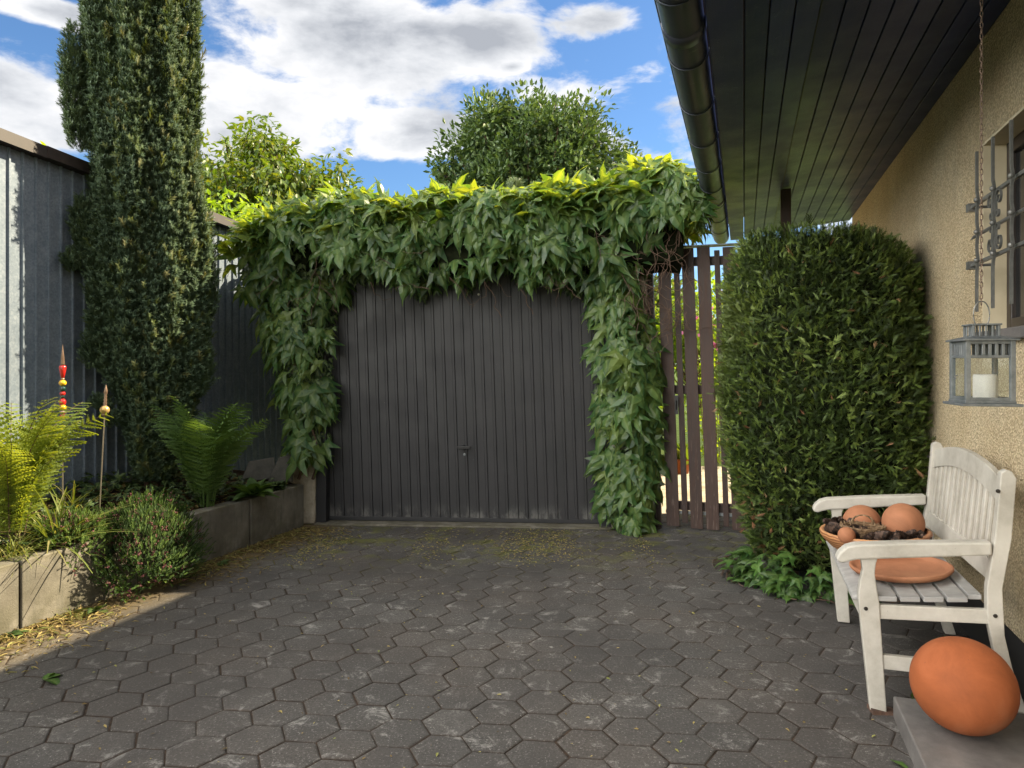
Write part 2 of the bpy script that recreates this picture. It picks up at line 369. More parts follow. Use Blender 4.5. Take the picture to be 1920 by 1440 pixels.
def m_terra(k):
    def f(t):
        c = t.ramp(t.noise(5, 7, .65, dist=.8), [(.25, tuple(x * .72 for x in k)), (.5, k), (.75, tuple(min(1, x * 1.28 + .01) for x in k))])
        c = t.mix(t.mr(t.noise(2.2, 4, .6), .52, .7, 0, .3), c, (.50, .27, .15)); c = t.mix(t.mr(t.noise(60, 3), .70, .74, 0, .5), c, (.12, .05, .03))
        t.base(c); t.bump(t.noise(90, 4), .15, .002)
    return f
M['terra'] = mat('terracotta', rough=.75, build=m_terra((.36, .155, .080)), spec=.3)
M['terra_or'] = mat('orange_terracotta', rough=.8, build=m_terra((.30, .085, .027)), spec=.35)
def m_bowl(t):
    w = t.N.new('ShaderNodeTexWave'); w.bands_direction = 'Z'; w.inputs['Scale'].default_value = 22; w.inputs['Distortion'].default_value = 2.5; w.inputs['Detail'].default_value = 2
    t.L.new(t.co(), w.inputs['Vector']); c = t.ramp(w.outputs['Fac'], [(.1, (.20, .08, .03)), (.5, (.40, .18, .07)), (.9, (.50, .25, .11))])
    c = t.mix(t.mr(t.noise(4, 6, .7), .45, .65, 0, .6), c, (.36, .16, .09)); t.base(c)
M['bowl'] = mat('ringed_clay', rough=.55, build=m_bowl)
def m_fence(t):
    z = t.noise(9, 6, .7); fl = t.voro(80, out='Color'); fz = t.N.new('ShaderNodeSeparateColor'); t.L.new(fl, fz.inputs[0])
    c = t.ramp(t.math('ADD', t.math('MULTIPLY', fz.outputs[0], .22), t.math('MULTIPLY', z, .78)), [(.25, (.115, .150, .195)), (.5, (.165, .205, .255)), (.75, (.24, .28, .33))])
    st = t.mr(t.noise(4, 6, .7, sc=(3, 3, .35)), .55, .7); c = t.mix(t.math('MULTIPLY', st, .35), c, (.16, .18, .20))
    c = t.mix(t.mr(t.noise(28, 4, .8), .77, .80), c, (.62, .62, .60)); t.base(c); t.bump(z, .1, .003)
M['fence'] = mat('galvanised_sheet', rough=.55, metal=.25, build=m_fence)
M['cap'] = mat('brown_capping', rough=.6, build=lambda t: t.base(t.ramp(t.noise(12, 6, .75), [(.35, (.014, .009, .008)), (.6, (.026, .017, .014)), (.78, (.08, .06, .05))])))
M['bark'] = mat('bark', rough=.9, build=lambda t: (t.base(t.ramp(t.noise(14, 6, .7, sc=(2, 2, .4)), [(.3, (.05, .028, .02)), (.7, (.16, .09, .06))])), t.bump(t.noise(20, 5, .7, sc=(2, 2, .4)), .8, .02)))
M['twig'] = mat('vine_twigs', (.10, .062, .042), .85)
M['litter'] = leafmat('dry_litter', [(.06, .04, .018), (.17, .12, .045), (.34, .27, .10), (.17, .20, .05)], .15, .8, (1.1, 1.05, .8))
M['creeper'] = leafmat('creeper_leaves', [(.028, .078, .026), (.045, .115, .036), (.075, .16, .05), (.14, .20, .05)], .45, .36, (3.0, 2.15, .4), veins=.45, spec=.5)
M['ivy'] = leafmat('ivy_leaves', [(.012, .030, .014), (.022, .050, .020), (.042, .08, .03)], .2, .4, veins=.4)
M['ivy_ground'] = leafmat('ground_ivy_leaves', [(.022, .06, .018), (.04, .10, .024), (.08, .18, .035)], .3, .4, veins=.3)
M['yew'] = leafmat('yew_needles', [(.085, .135, .085), (.098, .152, .092), (.112, .168, .098), (.128, .185, .10)], .15, .6, spec=.2, veins=.1, vcol=(.11, .15, .09))
M['yew_tip'] = leafmat('yew_sunlit_tips', [(.10, .15, .05), (.14, .18, .06), (.16, .16, .065)], .2, .6)
M['core'] = mat('inner_twigs', rough=.95, build=lambda t: t.base(t.ramp(t.noise(18, 5, .7), [(.35, (.006, .008, .004)), (.6, (.016, .020, .010)), (.8, (.03, .022, .014))])), spec=.05)
M['core_yew'] = mat('yew_inner_twigs', rough=.95, build=lambda t: t.base(t.ramp(t.noise(18, 5, .7), [(.35, (.026, .040, .026)), (.6, (.042, .060, .036)), (.8, (.06, .055, .035))])), spec=.05)
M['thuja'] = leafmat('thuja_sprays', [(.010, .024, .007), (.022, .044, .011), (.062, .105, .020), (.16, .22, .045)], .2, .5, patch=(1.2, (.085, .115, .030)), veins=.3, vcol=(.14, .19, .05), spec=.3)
M['thuja_dry'] = leafmat('thuja_dry_sprays', [(.16, .07, .03), (.30, .17, .09), (.40, .27, .15)], .2, .7, (1.1, 1., .8))
M['fern'] = leafmat('sunlit_tone_fronds', [(.13, .19, .035), (.20, .27, .05), (.28, .33, .07)], .48, .5, (1.7, 1.45, .45))  # fern in the sun: sunlight put into a lighter, yellower colour
M['fern_dark'] = leafmat('shade_tone_fronds', [(.065, .13, .032), (.10, .18, .045), (.14, .225, .055)], .35, .5, (1.5, 1.4, .5))  # the same fern in shade, with the shade put into its colour
M['heather'] = leafmat('heather_shoots', [(.025, .055, .015), (.045, .09, .02), (.075, .135, .028), (.13, .20, .04)], .25, .75, (1.6, 1.6, .4))
M['heath_fl'] = leafmat('heather_flowers', [(.16, .055, .065), (.22, .085, .095), (.24, .13, .10)], .25, .6, (1.2, 1., 1.))
M['grass'] = leafmat('grass_blades', [(.10, .15, .03), (.18, .22, .06), (.30, .28, .12)], .35, .5, (1.6, 1.5, .5))
M['tree_a'] = leafmat('cherry_leaves', [(.045, .09, .018), (.075, .135, .022), (.11, .165, .03), (.17, .17, .05)], .34, .4, (2.0, 1.7, .3))
M['tree_b'] = leafmat('broad_tree_leaves', [(.030, .062, .026), (.052, .095, .034), (.085, .14, .046), (.15, .21, .065)], .2, .5, (1.5, 1.4, .5))
M['bush'] = leafmat('bush_leaves', [(.10, .19, .025), (.16, .26, .035), (.22, .30, .05)], .5, .5, (2.0, 1.7, .3))
M['conif'] = leafmat('conifer_sprays', [(.06, .10, .04), (.10, .14, .06), (.20, .14, .08)], .2, .6)
M['pink'] = leafmat('pink_petals', [(.55, .16, .38), (.65, .28, .50)], .4, .6, (1.2, 1., 1.1))
M['cone'] = mat('pine_cone_scales', rough=.75, build=lambda t: t.base(t.ramp(t.attr('rnd'), [(.1, (.025, .016, .012)), (.6, (.07, .04, .028)), (1., (.14, .085, .06))])))
M['wicker'] = mat('wicker', rough=.65, build=lambda t: t.base(t.ramp(t.attr('rnd'), [(0, (.10, .06, .03)), (.5, (.22, .14, .075)), (1, (.33, .23, .13))])))
M['zinc'] = mat('zinc_sheet', rough=.45, metal=.55, build=lambda t: t.base(t.ramp(t.noise(20, 6, .7), [(.3, (.13, .15, .16)), (.6, (.24, .26, .27)), (.8, (.34, .36, .36))])))
M['iron'] = mat('grey_painted_iron', rough=.4, metal=.4, build=lambda t: t.base(t.ramp(t.noise(25, 6, .7), [(.3, (.12, .125, .12)), (.7, (.22, .22, .205))])))
M['rust'] = mat('rusty_chain', (.17, .12, .09), .6, .6)
M['wax'] = mat('ivory_wax', (.78, .74, .68), .4)
M['winframe'] = mat('dark_window_frame', (.03, .022, .018), .4)
def glassy(name, col, rough=.03, alpha=None):
    m = mat(name, col, rough); b = m.node_tree.nodes['Principled BSDF']; b.inputs['Transmission Weight'].default_value = .9; b.inputs['IOR'].default_value = 1.45; return m
M['glass_red'] = mat('red_glass', (.50, .02, .015), .08, spec=.9); M['glass_yel'] = mat('yellow_glass', (.80, .45, .02), .1, spec=.9)
M['glass_dk'] = mat('dark_green_glass', (.01, .035, .03), .06, spec=.9); M['glass_cl'] = mat('smoky_glass', (.28, .20, .17), .1, spec=.9)
M['copper'] = mat('aged_copper', (.30, .20, .14), .35, .7); M['gold'] = mat('crackle_gold', rough=.25, metal=.4, build=lambda t: t.base(t.ramp(t.voro(120), [(.1, (.25, .14, .05)), (.5, (.62, .42, .16))])))
M['rod'] = mat('rod_steel', (.35, .31, .26), .4, .7)
def m_pane():
    m = bpy.data.materials.new('clear_pane'); m.use_nodes = True; t = NT(m.node_tree, m.node_tree.nodes['Principled BSDF'])
    gl = t.N.new('ShaderNodeBsdfGlossy'); gl.inputs['Roughness'].default_value = .03; gl.inputs[0].default_value = (1, 1, 1, 1)
    tr = t.N.new('ShaderNodeBsdfTransparent'); tr.inputs[0].default_value = (.93, .95, .95, 1)
    mx = t.N.new('ShaderNodeMixShader'); mx.inputs[0].default_value = .07
    t.L.new(tr.outputs[0], mx.inputs[1]); t.L.new(gl.outputs[0], mx.inputs[2]); t.L.new(mx.outputs[0], t.N['Material Output'].inputs[0]); return m
M['pane'] = m_pane()
M['win'] = mat('dark_window_glass', (.01, .011, .012), .04, spec=.8)

# ------------------------------------------------------------------ leaf templates (verts, quads, vein)
def TPL(v, f, g=None):
    v = np.array(v, float); return (v, np.array(f, int), np.zeros(len(v)) if g is None else np.array(g, float))
def creeper_leaf():
    h = [(.10, -.12), (.30, -.17), (.50, -.29), (.45, -.02), (.56, .16), (.90, .56), (.50, .43), (.23, .33), (.27, .58), (.17, .84), (.05, 1.02), (.30, .15)]
    mid = [(0, 0), (0, .36), (0, .74), (0, 1.25)]
    V = []; G = []
    def zz(x, y): return -.34 * abs(x) ** 1.3 - .24 * max(y, 0) ** 2 + .035 * math.sin(9 * y + 5 * abs(x))
    for x, y in mid: V.append((x, y, zz(x, y))); G.append(1)
    for sgn in (1, -1):
        for k, (x, y) in enumerate(h): V.append((sgn * x, y, zz(x, y) + (.03 if k == 11 else 0))); G.append(.8 if k == 11 else (.5 if k in (2, 5) else 0))
    F = []
    for b, fl in ((4, 0), (16, 1)):
        a, b_, c, d, e, f, g, hh, i, j, k, q = range(b, b + 12)
        for p in [(0, a, b_, q), (b_, c, d, q), (q, d, e, g), (e, f, g, g), (q, g, hh, 1), (0, q, 1, 1), (1, hh, i, 2), (2, i, j, k), (2, k, 3, 3)]:
            F.append(p[::-1] if fl else p)
    return V, F, G
V_, F_, G_ = creeper_leaf()
# avoid degenerate quads: insert a vertex along the lobe edge
def fixq(V, F, G):
    F2 = []
    for f in F:
        if len(set(f)) == 4: F2.append(f)
        else:
            u = [];
            for i in f:
                if i not in u: u.append(i)
            a, b, c = u; m = tuple((np.array(V[b]) + np.array(V[c])) / 2 + np.array([.015, .01, 0]) * (1 if V[b][0] > 0 else -1)); V.append(m); G.append(0); F2.append((a, b, len(V) - 1, c))
    return V, F2, G
T_CREEP = TPL(*fixq(V_, F_, G_))
def simple_leaf(w=.3, bend=.25, fold=.25, n=3):
    V = []; F = []; G = []
    for i in range(n + 1):
        y = i / n; ww = w * math.sin(math.pi * min(1, .12 + .88 * y) ** .8) if i < n else .01
        z = -bend * y * y
        V += [(-ww, y, z + fold * ww), (0, y, z), (ww, y, z + fold * ww)]; G += [0, 1, 0]
    for i in range(n):
        b = 3 * i; F += [(b, b + 1, b + 4, b + 3), (b + 1, b + 2, b + 5, b + 4)]
    return TPL(V, F, G)
T_LEAF = simple_leaf(.27, .3, .3, 3); T_LEAF2 = simple_leaf(.3, .2, .35, 2); T_BLADE = simple_leaf(.03, .5, .2, 5)
def yew_shoot():
    V = []; F = []; G = []
    n = 11
    for i in range(n):
        y = .06 + .9 * i / n; L = .30 * (1 - .35 * i / n)
        for k in range(3):
            a = i * 2.4 + k * 2.094; dx, dz = math.cos(a), math.sin(a); b = len(V); w = .035
            px, pz = -dz * w, dx * w
            V += [(-px, y - .02, -pz), (px, y - .02, pz), (dx * L + px * .4, y + L * .75, dz * L + pz * .4), (dx * L - px * .4, y + L * .75, dz * L - pz * .4)]
            F.append((b, b + 1, b + 2, b + 3)); G += [0, 0, 1, 1]
    return TPL(V, F, G)
T_YEW = yew_shoot()
def thuja_spray():
    V = []; F = []; G = []
    def strip(x0, y0, x1, y1, w, z0=0., z1=0.):
        d = np.array([x1 - x0, y1 - y0]); l = np.hypot(*d); nx, ny = -d[1] / l * w, d[0] / l * w; b = len(V)
        V.extend([(x0 - nx, y0 - ny, z0), (x0 + nx, y0 + ny, z0), (x1 + nx * .5, y1 + ny * .5, z1), (x1 - nx * .5, y1 - ny * .5, z1)]); F.append((b, b + 1, b + 2, b + 3)); G.extend([0, 0, 1, 1])
    strip(0, 0, .02, .55, .045); strip(.02, .55, 0, 1.0, .050)
    for i in range(4):
        y = .12 + .20 * i; L = .46 * (1 - .5 * i / 4) + .05
        for sg in (1, -1):
            yy = y + (.09 if sg > 0 else 0); ex, ey = sg * L * .62, yy + L * .85; z = (-.16 + .10 * ((i * 7) % 3)) * L * 1.6
            strip(sg * .01, yy, ex, ey, .050, 0, z)
    return TPL(V, F, G)
T_THU = thuja_spray()
def pinna():
    V = []; F = []; G = []
    for i in range(7):           # narrow blade with toothed edge
        y = i / 7; w = .085 * (1 - .75 * y); b = len(V)
        V += [(-w * .45, y, 0), (w * .45, y, 0), (w * 1.5, y + .12, -.12 * y * y - .02), (0, y + .145, -.15 * y * y), (-w * 1.5, y + .12, -.12 * y * y - .02)]
        F += [(0 + b, 1 + b, 2 + b, 3 + b), (0 + b, 3 + b, 4 + b, 0 + b)]; G += [0] * 5
    F = [f if len(set(f)) == 4 else None for f in F]
    F2 = []
    for k in range(7): b = 5 * k; F2 += [(b, b + 1, b + 2, b + 3)]; V.append(tuple((np.array(V[b]) + np.array(V[b + 4])) / 2)); G.append(0); F2.append((b, b + 3, b + 4, len(V) - 1))
    return TPL(V, F2, G)
T_PINNA = pinna()
def heath_shoot():
    V = []; F = []; G = []
    for i in range(9):
        y = .08 + .9 * i / 9
        for k in range(3):
            a = i * 1.9 + k * 2.094; dx, dz = math.cos(a), math.sin(a); L = .14; w = .03; px, pz = -dz * w, dx * w; b = len(V)
            V += [(-px, y, -pz), (px, y, pz), (dx * L + px * .5, y + L, dz * L + pz * .5), (dx * L - px * .5, y + L, dz * L - pz * .5)]; F.append((b, b + 1, b + 2, b + 3)); G += [0, 0, 1, 1]
    return TPL(V, F, G)
T_HEATH = heath_shoot()
def blob_tpl():
    V = [(0, 0, -1), (1, 0, 0), (0, 1, 0), (-1, 0, 0), (0, -1, 0), (0, 0, 1)]
    F = [(0, 2, 1, 0), (0, 3, 2, 0)]
    q = [(0, 1, 5, 2), (0, 3, 5, 4), (0, 2, 5, 3), (0, 4, 5, 1)]
    return TPL(V, q)
T_BLOB = blob_tpl()
def rd(n, s=1.): return rng.normal(0, s, (n, 3))
def lump(th, z, seed=0., k=1.):
    return k * (.5 * np.sin(3 * th + 2.1 * z + seed) + .35 * np.sin(5 * th - 3.7 * z + seed * 2) + .3 * np.sin(7.3 * z + 2 * th + seed) + .25 * np.sin(11 * th + 9 * z + seed))
def core_mesh(a, cx, cy, zs, rx, ry, seg=28, pw=2., seed=0., amp=.04, mi=0):
    V = []
    for i, z in enumerate(zs):
        for j in range(seg):
            t = 2 * math.pi * j / seg; c, s_ = math.cos(t), math.sin(t)
            rr = 1 / (abs(c) ** pw + abs(s_) ** pw) ** (1 / pw)
            k = rr + amp * float(lump(np.array(t), np.array(z), seed)) * 1.
            V.append((cx[i] + rx[i] * k * c, cy[i] + ry[i] * k * s_, z))
    n = len(zs)
    F = [(i * seg + j, i * seg + (j + 1) % seg, (i + 1) * seg + (j + 1) % seg, (i + 1) * seg + j) for i in range(n - 1) for j in range(seg)]
    F += [tuple(range(seg))[::-1], tuple(range((n - 1) * seg, n * seg))]
    a.add(V, F, .5, mi)

# ------------------------------------------------------------------ ground
a = Acc(); a.add([(-600, -600, -.045), (600, -600, -.045), (600, 900, -.045), (-600, 900, -.045)], [(0, 1, 2, 3)]); tag(a.build('ground', M['lawn']), kind='structure')
# joint sand under the stones
wallX = lambda y: -1.79 + .33 * (y - 6.2)          # face of the retaining wall
a = Acc(); a.add([(-7, -3, -.0045), (4.5, -3, -.0045), (4.5, 6.6, -.0045), (-7, 6.6, -.0045)], [(0, 1, 2, 3)]); tag(a.build('paving_joints', M['joint']), kind='structure')
def paving():
    a = Acc(); Rr = .1175; th0 = R_(-6.0); ca, sa = math.cos(th0), math.sin(th0)
    dx = 1.5 * Rr; dy = math.sqrt(3) * Rr
    for i in range(-34, 34):
        for j in range(-4, 42):
            x = i * dx; y = j * dy + (dy / 2 if i % 2 else 0)
            X, Y = x * ca - y * sa, x * sa + y * ca
            if Y > 6.7 or Y < .6 or X < wallX(Y) - .05: continue
            w, s = toH(X, Y)
            if w > 1.3: continue
            if abs(X) > Y * .78 + .6: continue
            tx, ty = rng.normal(0, .0035, 2); dz = rng.normal(0, .0007); rr = Rr - .0018 - rng.random() * .002; ro = rng.normal(0, .010); X += rng.normal(0, .0012); Y += rng.normal(0, .0012)
            V = []; G = []
            for (k, zz, gg) in ((rr, -.02, 1), (rr, -.0035, 1), (rr - .005, -.0012, .7), (rr - .015, 0, 0)):
                for q in range(6):
                    t = q * math.pi / 3 + th0 + ro; px, py = k * math.cos(t), k * math.sin(t)
                    V.append((X + px, Y + py, zz + dz + px * tx + py * ty)); G.append(gg)
            F = [tuple(range(18, 24))] + [(b + q, b + (q + 1) % 6, b + 6 + (q + 1) % 6, b + 6 + q) for b in (0, 6, 12) for q in range(6)]
            a.add(V, F, rng.random(), g=np.array(G, float))
    tag(a.build('paving', M['paver']), kind='structure')
paving()
# bright concrete path in the garden beyond the gate
a = Acc(); box(a, -1.2, 1.0, 6.62, 10.2, -.05, -.004)
o = a.build('garden_path', M['pier']); o.rotation_euler = (0, 0, HA); tag(o, kind='structure')
# planting bed soil between retaining wall and metal fence
a = Acc(); V = []; F = []; nn = 60; mm = 10
for i in range(nn + 1):
    y = 1.0 + (6.5 - 1.0) * i / nn
    for j in range(mm + 1):
        k = j / mm; x = (wallX(y) - .06) * (1 - k) + (-5.0 + .33 * y) * k
        V.append((x, y, .345 + .13 * k + rng.normal(0, .008) - (.03 if j == 0 else 0)))
F = [(i * (mm + 1) + j, (i + 1) * (mm + 1) + j, (i + 1) * (mm + 1) + j + 1, i * (mm + 1) + j + 1) for i in range(nn) for j in range(mm)]
a.add(V, [f[::-1] for f in F]); tag(a.build('soil_bed', M['soil'], smooth=True), kind='structure')

# ------------------------------------------------------------------ retaining wall
WD = np.array([math.sin(R_(18.26)), math.cos(R_(18.26)), 0])
rw = thing('retaining_wall', 'low grey concrete retaining wall edging the planting bed', 'wall', (wallX(3.0), 3.0, 0), -R_(18.26))
cuts = [-3.2, -1.9, -.35, .79, 1.55, 2.62, 3.32]     # joints along the wall
for i in range(len(cuts) - 1):
    a = Acc(); box(a, -.12, 0 + (.006 if i % 2 else 0), cuts[i] + .006, cuts[i + 1] - .006, -.04, .36 + (.004 if i % 2 else 0)); a.build('concrete_panel', M['concrete'], rw, bevel=.006)
a = Acc(); box(a, -.12, -.012, cuts[0], cuts[-1], -.04, .35); a.build('joint_filler', M['joint'], rw)

# ------------------------------------------------------------------ metal fence
FX = lambda y: -5.0 + .33 * y
fz = lambda y: 2.96 + (y - 4.76) / (7.02 - 4.76) * (2.77 - 2.96)
fence = thing('metal_fence', 'tall fence of grey ribbed metal sheet with brown capping', 'fence', (FX(5), 5, .3), -R_(18.26))
FL = lambda y: (y - 5) / math.cos(R_(18.26))
def fence_build():
    # local: x = out of sheet (towards the yard), y along
    a = Acc(); s0, s1 = -4.6, 4.4; P = .096; prof = []
    s = s0
    while s < s1:
        prof += [(s, 0), (s + .070, 0), (s + .074, .016), (s + .086, .016), (s + .090, 0)]
        s += P
    V = []; 
    for (s, d) in prof:
        y = 5 + s * math.cos(R_(18.26)); V += [(d, s, .0), (d, s, fz(y) - .3 - .02)]
    F = [(2 * i, 2 * i + 2, 2 * i + 3, 2 * i + 1) for i in range(len(prof) - 1)]
    a.add(V, F); o = a.build('metal_sheet', M['fence'], fence)
    so = o.modifiers.new('thick', 'SOLIDIFY'); so.thickness = .003
    a = Acc()
    for (p0, p1, e) in ((s0, .02, 0), (.02, s1, .004)):
        z0 = fz(5 + p0 * .95) - .3; z1 = fz(5 + p1 * .95) - .3
        V = [(-.10, p0, z0 - .085 + e), (.085 + e, p0, z0 - .085 + e), (.075 + e, p0, z0 + .0 + e), (-.10, p0, z0 + .03 + e), (-.10, p1, z1 - .085 + e), (.085 + e, p1, z1 - .085 + e), (.075 + e, p1, z1 + e), (-.10, p1, z1 + .03 + e)]
        a.add(V, BOXF)
    a.build('capping', M['cap'], fence)
    a = Acc(); box(a, .03, .10, s0, 1.15, -.02, .16); a.build('base_beam', M['black'], fence, bevel=.004)
    a = Acc(); box(a, .028, .108, s0, 1.15, .163, .18); a.build('beam_trim', M['zinc'], fence)
fence_build()

# ------------------------------------------------------------------ garage
gar = gthing('garage', 'flat garage with dark ribbed up-and-over door between overgrown piers', 'garage')
DW = 2.47
def garage():
    sh = -.035
    # ribbed leaf
    a = Acc(); P = .0865; k = -1; cols = []
    while k * P < DW + .12:
        u = k * P; cols += [(u, 0), (u + .056, 0), (u + .0575, .0025), (u + .061, .0025), (u + .0625, 0), (u + .078, 0), (u + .0795, .013), (u + .085, .013)]; k += 1
    cols = np.array(cols); zs = [.02, 1.0, 2.3]; V = []
    for z in zs:
        for (u, v) in cols: V.append((min(max(u + sh * z, .03), DW - .03), .10 + v, z))
    n = len(cols); F = [(r * n + i, r * n + i + 1, (r + 1) * n + i + 1, (r + 1) * n + i) for r in range(len(zs) - 1) for i in range(n - 1)]
    F = [f for f in F if abs(V[f[0]][0] - V[f[1]][0]) + abs(V[f[2]][0] - V[f[3]][0]) > 1e-5]
    a.add(V, F); d = a.build('garage_door', M['door'], gar)
    a = Acc(); box(a, .03, DW - .03, .09, .112, .015, .05); a.build('bottom_rail', M['dark_frame'], d, bevel=.003)
    a = Acc(); hx = 1.215 ; hz = .655
    box(a, hx - .03, hx + .085, .045, .06, hz + .005, hz + .033); box(a, hx + .015, hx + .035, .06, .1, hz, hz + .035); a.build('handle', M['black'], d, bevel=.004)
    a = Acc(); lathe(a, [(.0001, 0), (.012, 0), (.012, .012)], (0, 0, 0), 14); o = a.build('lock', M['zinc'], d); o.location = (hx + .03, .088, hz - .045); o.rotation_euler = (R_(-90), 0, 0)
    a = Acc(); lathe(a, [(.0001, .006), (.007, .005), (.011, 0)], (0, 0, 0), 12); o = a.build('top_stud', M['wax'], d); o.location = (1.37, .095, 2.02); o.rotation_euler = (R_(90), 0, 0)
    a = Acc(); box(a, -.06, .03, .0, .18, 0, 2.3); box(a, DW - .03, DW + .05, .0, .18, 0, 2.3); box(a, .03, DW - .03, .0, .18, 2.2, 2.3); a.build('door_frame', M['dark_frame'], gar, bevel=.004)
    a = Acc(); box(a, -.30, -.062, -.02, .30, 0, 2.45); o = a.build('pier', M['pier'], gar, bevel=.02)
    a = Acc(); box(a, DW + .052, DW + .36, -.02, .30, 0, 2.45); o = a.build('pier', M['pier'], gar, bevel=.02)
    a = Acc(); box(a, -.30, DW + .36, .02, .30, 2.302, 2.45); a.build('lintel', M['pier'], gar)
    a = Acc(); box(a, -.35, DW + .40, -.06, 5.6, 2.453, 2.60); a.build('roof', M['concrete'], gar, bevel=.01)
    a = Acc(); box(a, -.30, -.1, .303, 5.5, 0, 2.45); box(a, DW + .1, DW + .36, .303, 5.5, 0, 2.45); box(a, -.1, DW + .1, 5.3, 5.5, 0, 2.45); a.build('wall', M['pier'], gar)
    a = Acc(); box(a, -.06, DW + .05, -.05, .2, -.03, .012); a.build('threshold', M['concrete'], gar, bevel=.004)
garage()

# ------------------------------------------------------------------ creeper over the garage
ivy = gthing('climbing_vine', 'large-leaved green creeper spilling over the garage roof and down both sides of the door', 'climber')
def creeper():
    top = np.array([(-.70, 2.56), (-.62, 2.66), (-.45, 2.74), (-.3, 2.80), (-.1, 2.86), (.3, 2.90), (.9, 2.90), (1.4, 2.93), (2.0, 2.96), (2.5, 3.02), (2.8, 3.13), (3.0, 3.13), (3.15, 2.99), (3.27, 2.70)])
    zt = lambda u: np.interp(u, top[:, 0], top[:, 1])
    # core bulk: twig mat on the roof edge
    def front(u, z):      # how far the mass bulges in front of the door plane
        h = np.clip((zt(u) - z) / .9, 0, 1); return -.08 - .30 * np.sin(math.pi * np.clip(.18 + h * .75, 0, 1)) - .05 * np.sin(4 * u + 3 * z)
    L = Acc(); S = Acc(); K = Acc()
    # canopy band on the front
    def band(n, smin, smax, acc, T, mi, inset=0., zlo=2.14, deep=0., thin=True):
        u = rng.uniform(-.62, 3.2, n); zb = np.where((u < .15), 1.95, np.where(u > 2.85, 2.64, zlo + .07 * np.sin(5 * u) + .05 * np.sin(13 * u)))
        z = zb + (zt(u) - .10 - zb) * rng.random(n) ** 1.0; keep = z > zb
        if thin: keep &= rng.random(n) < np.clip(.10 + 1.15 * (z - 2.25) / .45 + .35 * np.sin(4.3 * u + 2 * np.sin(5 * z)) + .25 * np.sin(11 * u - 6 * z) + .35 * (z < zb + .16), .03, 1)
        u, z = u[keep], z[keep]; n = len(u)
        v = front(u, z) + inset + np.abs(rng.normal(0, .085, n)) + .035 * np.sin(9 * u + 5 * z) * np.sin(8 * z - 3 * u) + deep * rng.random(n)
        P = np.stack([u, v, z], 1)
        d = np.stack([rng.normal(0, .45, n), -.35 + rng.normal(0, .3, n), -1 + rng.normal(0, .25, n)], 1)
        up = np.stack([rng.normal(0, .5, n), np.full(n, -.85), .5 + rng.normal(0, .35, n)], 1)
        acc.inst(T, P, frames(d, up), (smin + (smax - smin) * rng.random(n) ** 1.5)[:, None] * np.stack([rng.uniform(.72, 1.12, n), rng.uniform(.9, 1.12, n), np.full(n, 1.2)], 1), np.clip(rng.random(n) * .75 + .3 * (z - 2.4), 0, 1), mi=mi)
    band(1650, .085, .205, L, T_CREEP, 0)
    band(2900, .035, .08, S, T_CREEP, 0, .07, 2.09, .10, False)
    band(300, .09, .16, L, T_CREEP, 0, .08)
    # pillars
    def pillar(n, zs, l, r, smin, smax, acc, v0, zbias=1.):
        z = rng.uniform(zs[0], zs[-1], n); lo = np.interp(z, zs, l); hi = np.interp(z, zs, r)
        k = rng.random(n); u = lo + (hi - lo) * k
        v = v0 - .17 * np.sin(math.pi * k) + np.abs(rng.normal(0, .05, n)) - .05 * np.sin(5 * z + 3 * u)
        P = np.stack([u, v, z], 1); side = (k - .5) * 1.3
        if smax > .1:
            kp = rng.random(n) < np.clip(.62 + .5 * np.sin(13 * z + 3 * u) + .3 * np.sin(23 * u + 7 * z), .1, 1); P, u, z, k, side = P[kp], u[kp], z[kp], k[kp], side[kp]; n = len(u)
        d = np.stack([side * .8 + rng.normal(0, .4, n), -.35 + rng.normal(0, .25, n), -1 + rng.normal(0, .2, n)], 1)
        up = np.stack([side + rng.normal(0, .35, n), np.full(n, -.9), .55 + rng.normal(0, .25, n)], 1)
        acc.inst(T_CREEP, P, frames(d, up), (smin + (smax - smin) * rng.random(n) ** 1.5)[:, None] * np.stack([rng.uniform(.72, 1.12, n), rng.uniform(.9, 1.12, n), np.full(n, 1.2)], 1))
    lz = [.62, .75, 1.1, 1.55, 2.0, 2.3]; ll = [-.20, -.30, -.38, -.50, -.52, -.56]; lr = [-.02, .04, .09, .08, .14, .25]
    pillar(430, lz, ll, lr, .09, .19, L, -.08); pillar(800, lz, ll, lr, .04, .07, S, .0)
    rz = [.04, .2, .65, 1.1, 1.35, 1.8, 2.15, 2.4]; rl = [2.60, 2.44, 2.42, 2.40, 2.36, 2.36, 2.36, 2.3]; rr = [2.78, 2.88, 2.93, 2.91, 2.93, 2.82, 2.70, 2.70]
    pillar(700, rz, rl, rr, .09, .20, L, -.08); pillar(800, rz, rl, rr, .04, .07, S, .0)
    # crest: upright, sideways and backwards leaves over the roof
    n = 2300; u = rng.uniform(-.72, 3.24, n); v = rng.uniform(-.30, 1.2, n) ; v[:1500] = rng.uniform(-.36, .15, 1500)
    z = zt(u) - .15 + rng.uniform(-.1, .13, n) - .34 * np.clip(-.05 - v, 0, 1) + .05 * np.sin(7 * u) * np.cos(5 * v)
    d = np.stack([rng.normal(0, .8, n), -.45 + rng.normal(0, .6, n), .15 + rng.normal(0, .42, n)], 1); up = np.stack([rng.normal(0, .4, n), -.1 + rng.normal(0, .4, n), np.ones(n)], 1)
    L.inst(T_CREEP, np.stack([u, v, z], 1), frames(d, up), (.07 + .13 * rng.random(n) ** 1.3)[:, None] * np.stack([rng.uniform(.6, 1.05, n), np.ones(n), np.full(n, 1.4)], 1), rnd=np.clip(.4 + .6 * rng.random(n), 0, 1))  # lighter leaf colours picked here to paint in the sunlit glow of the crest
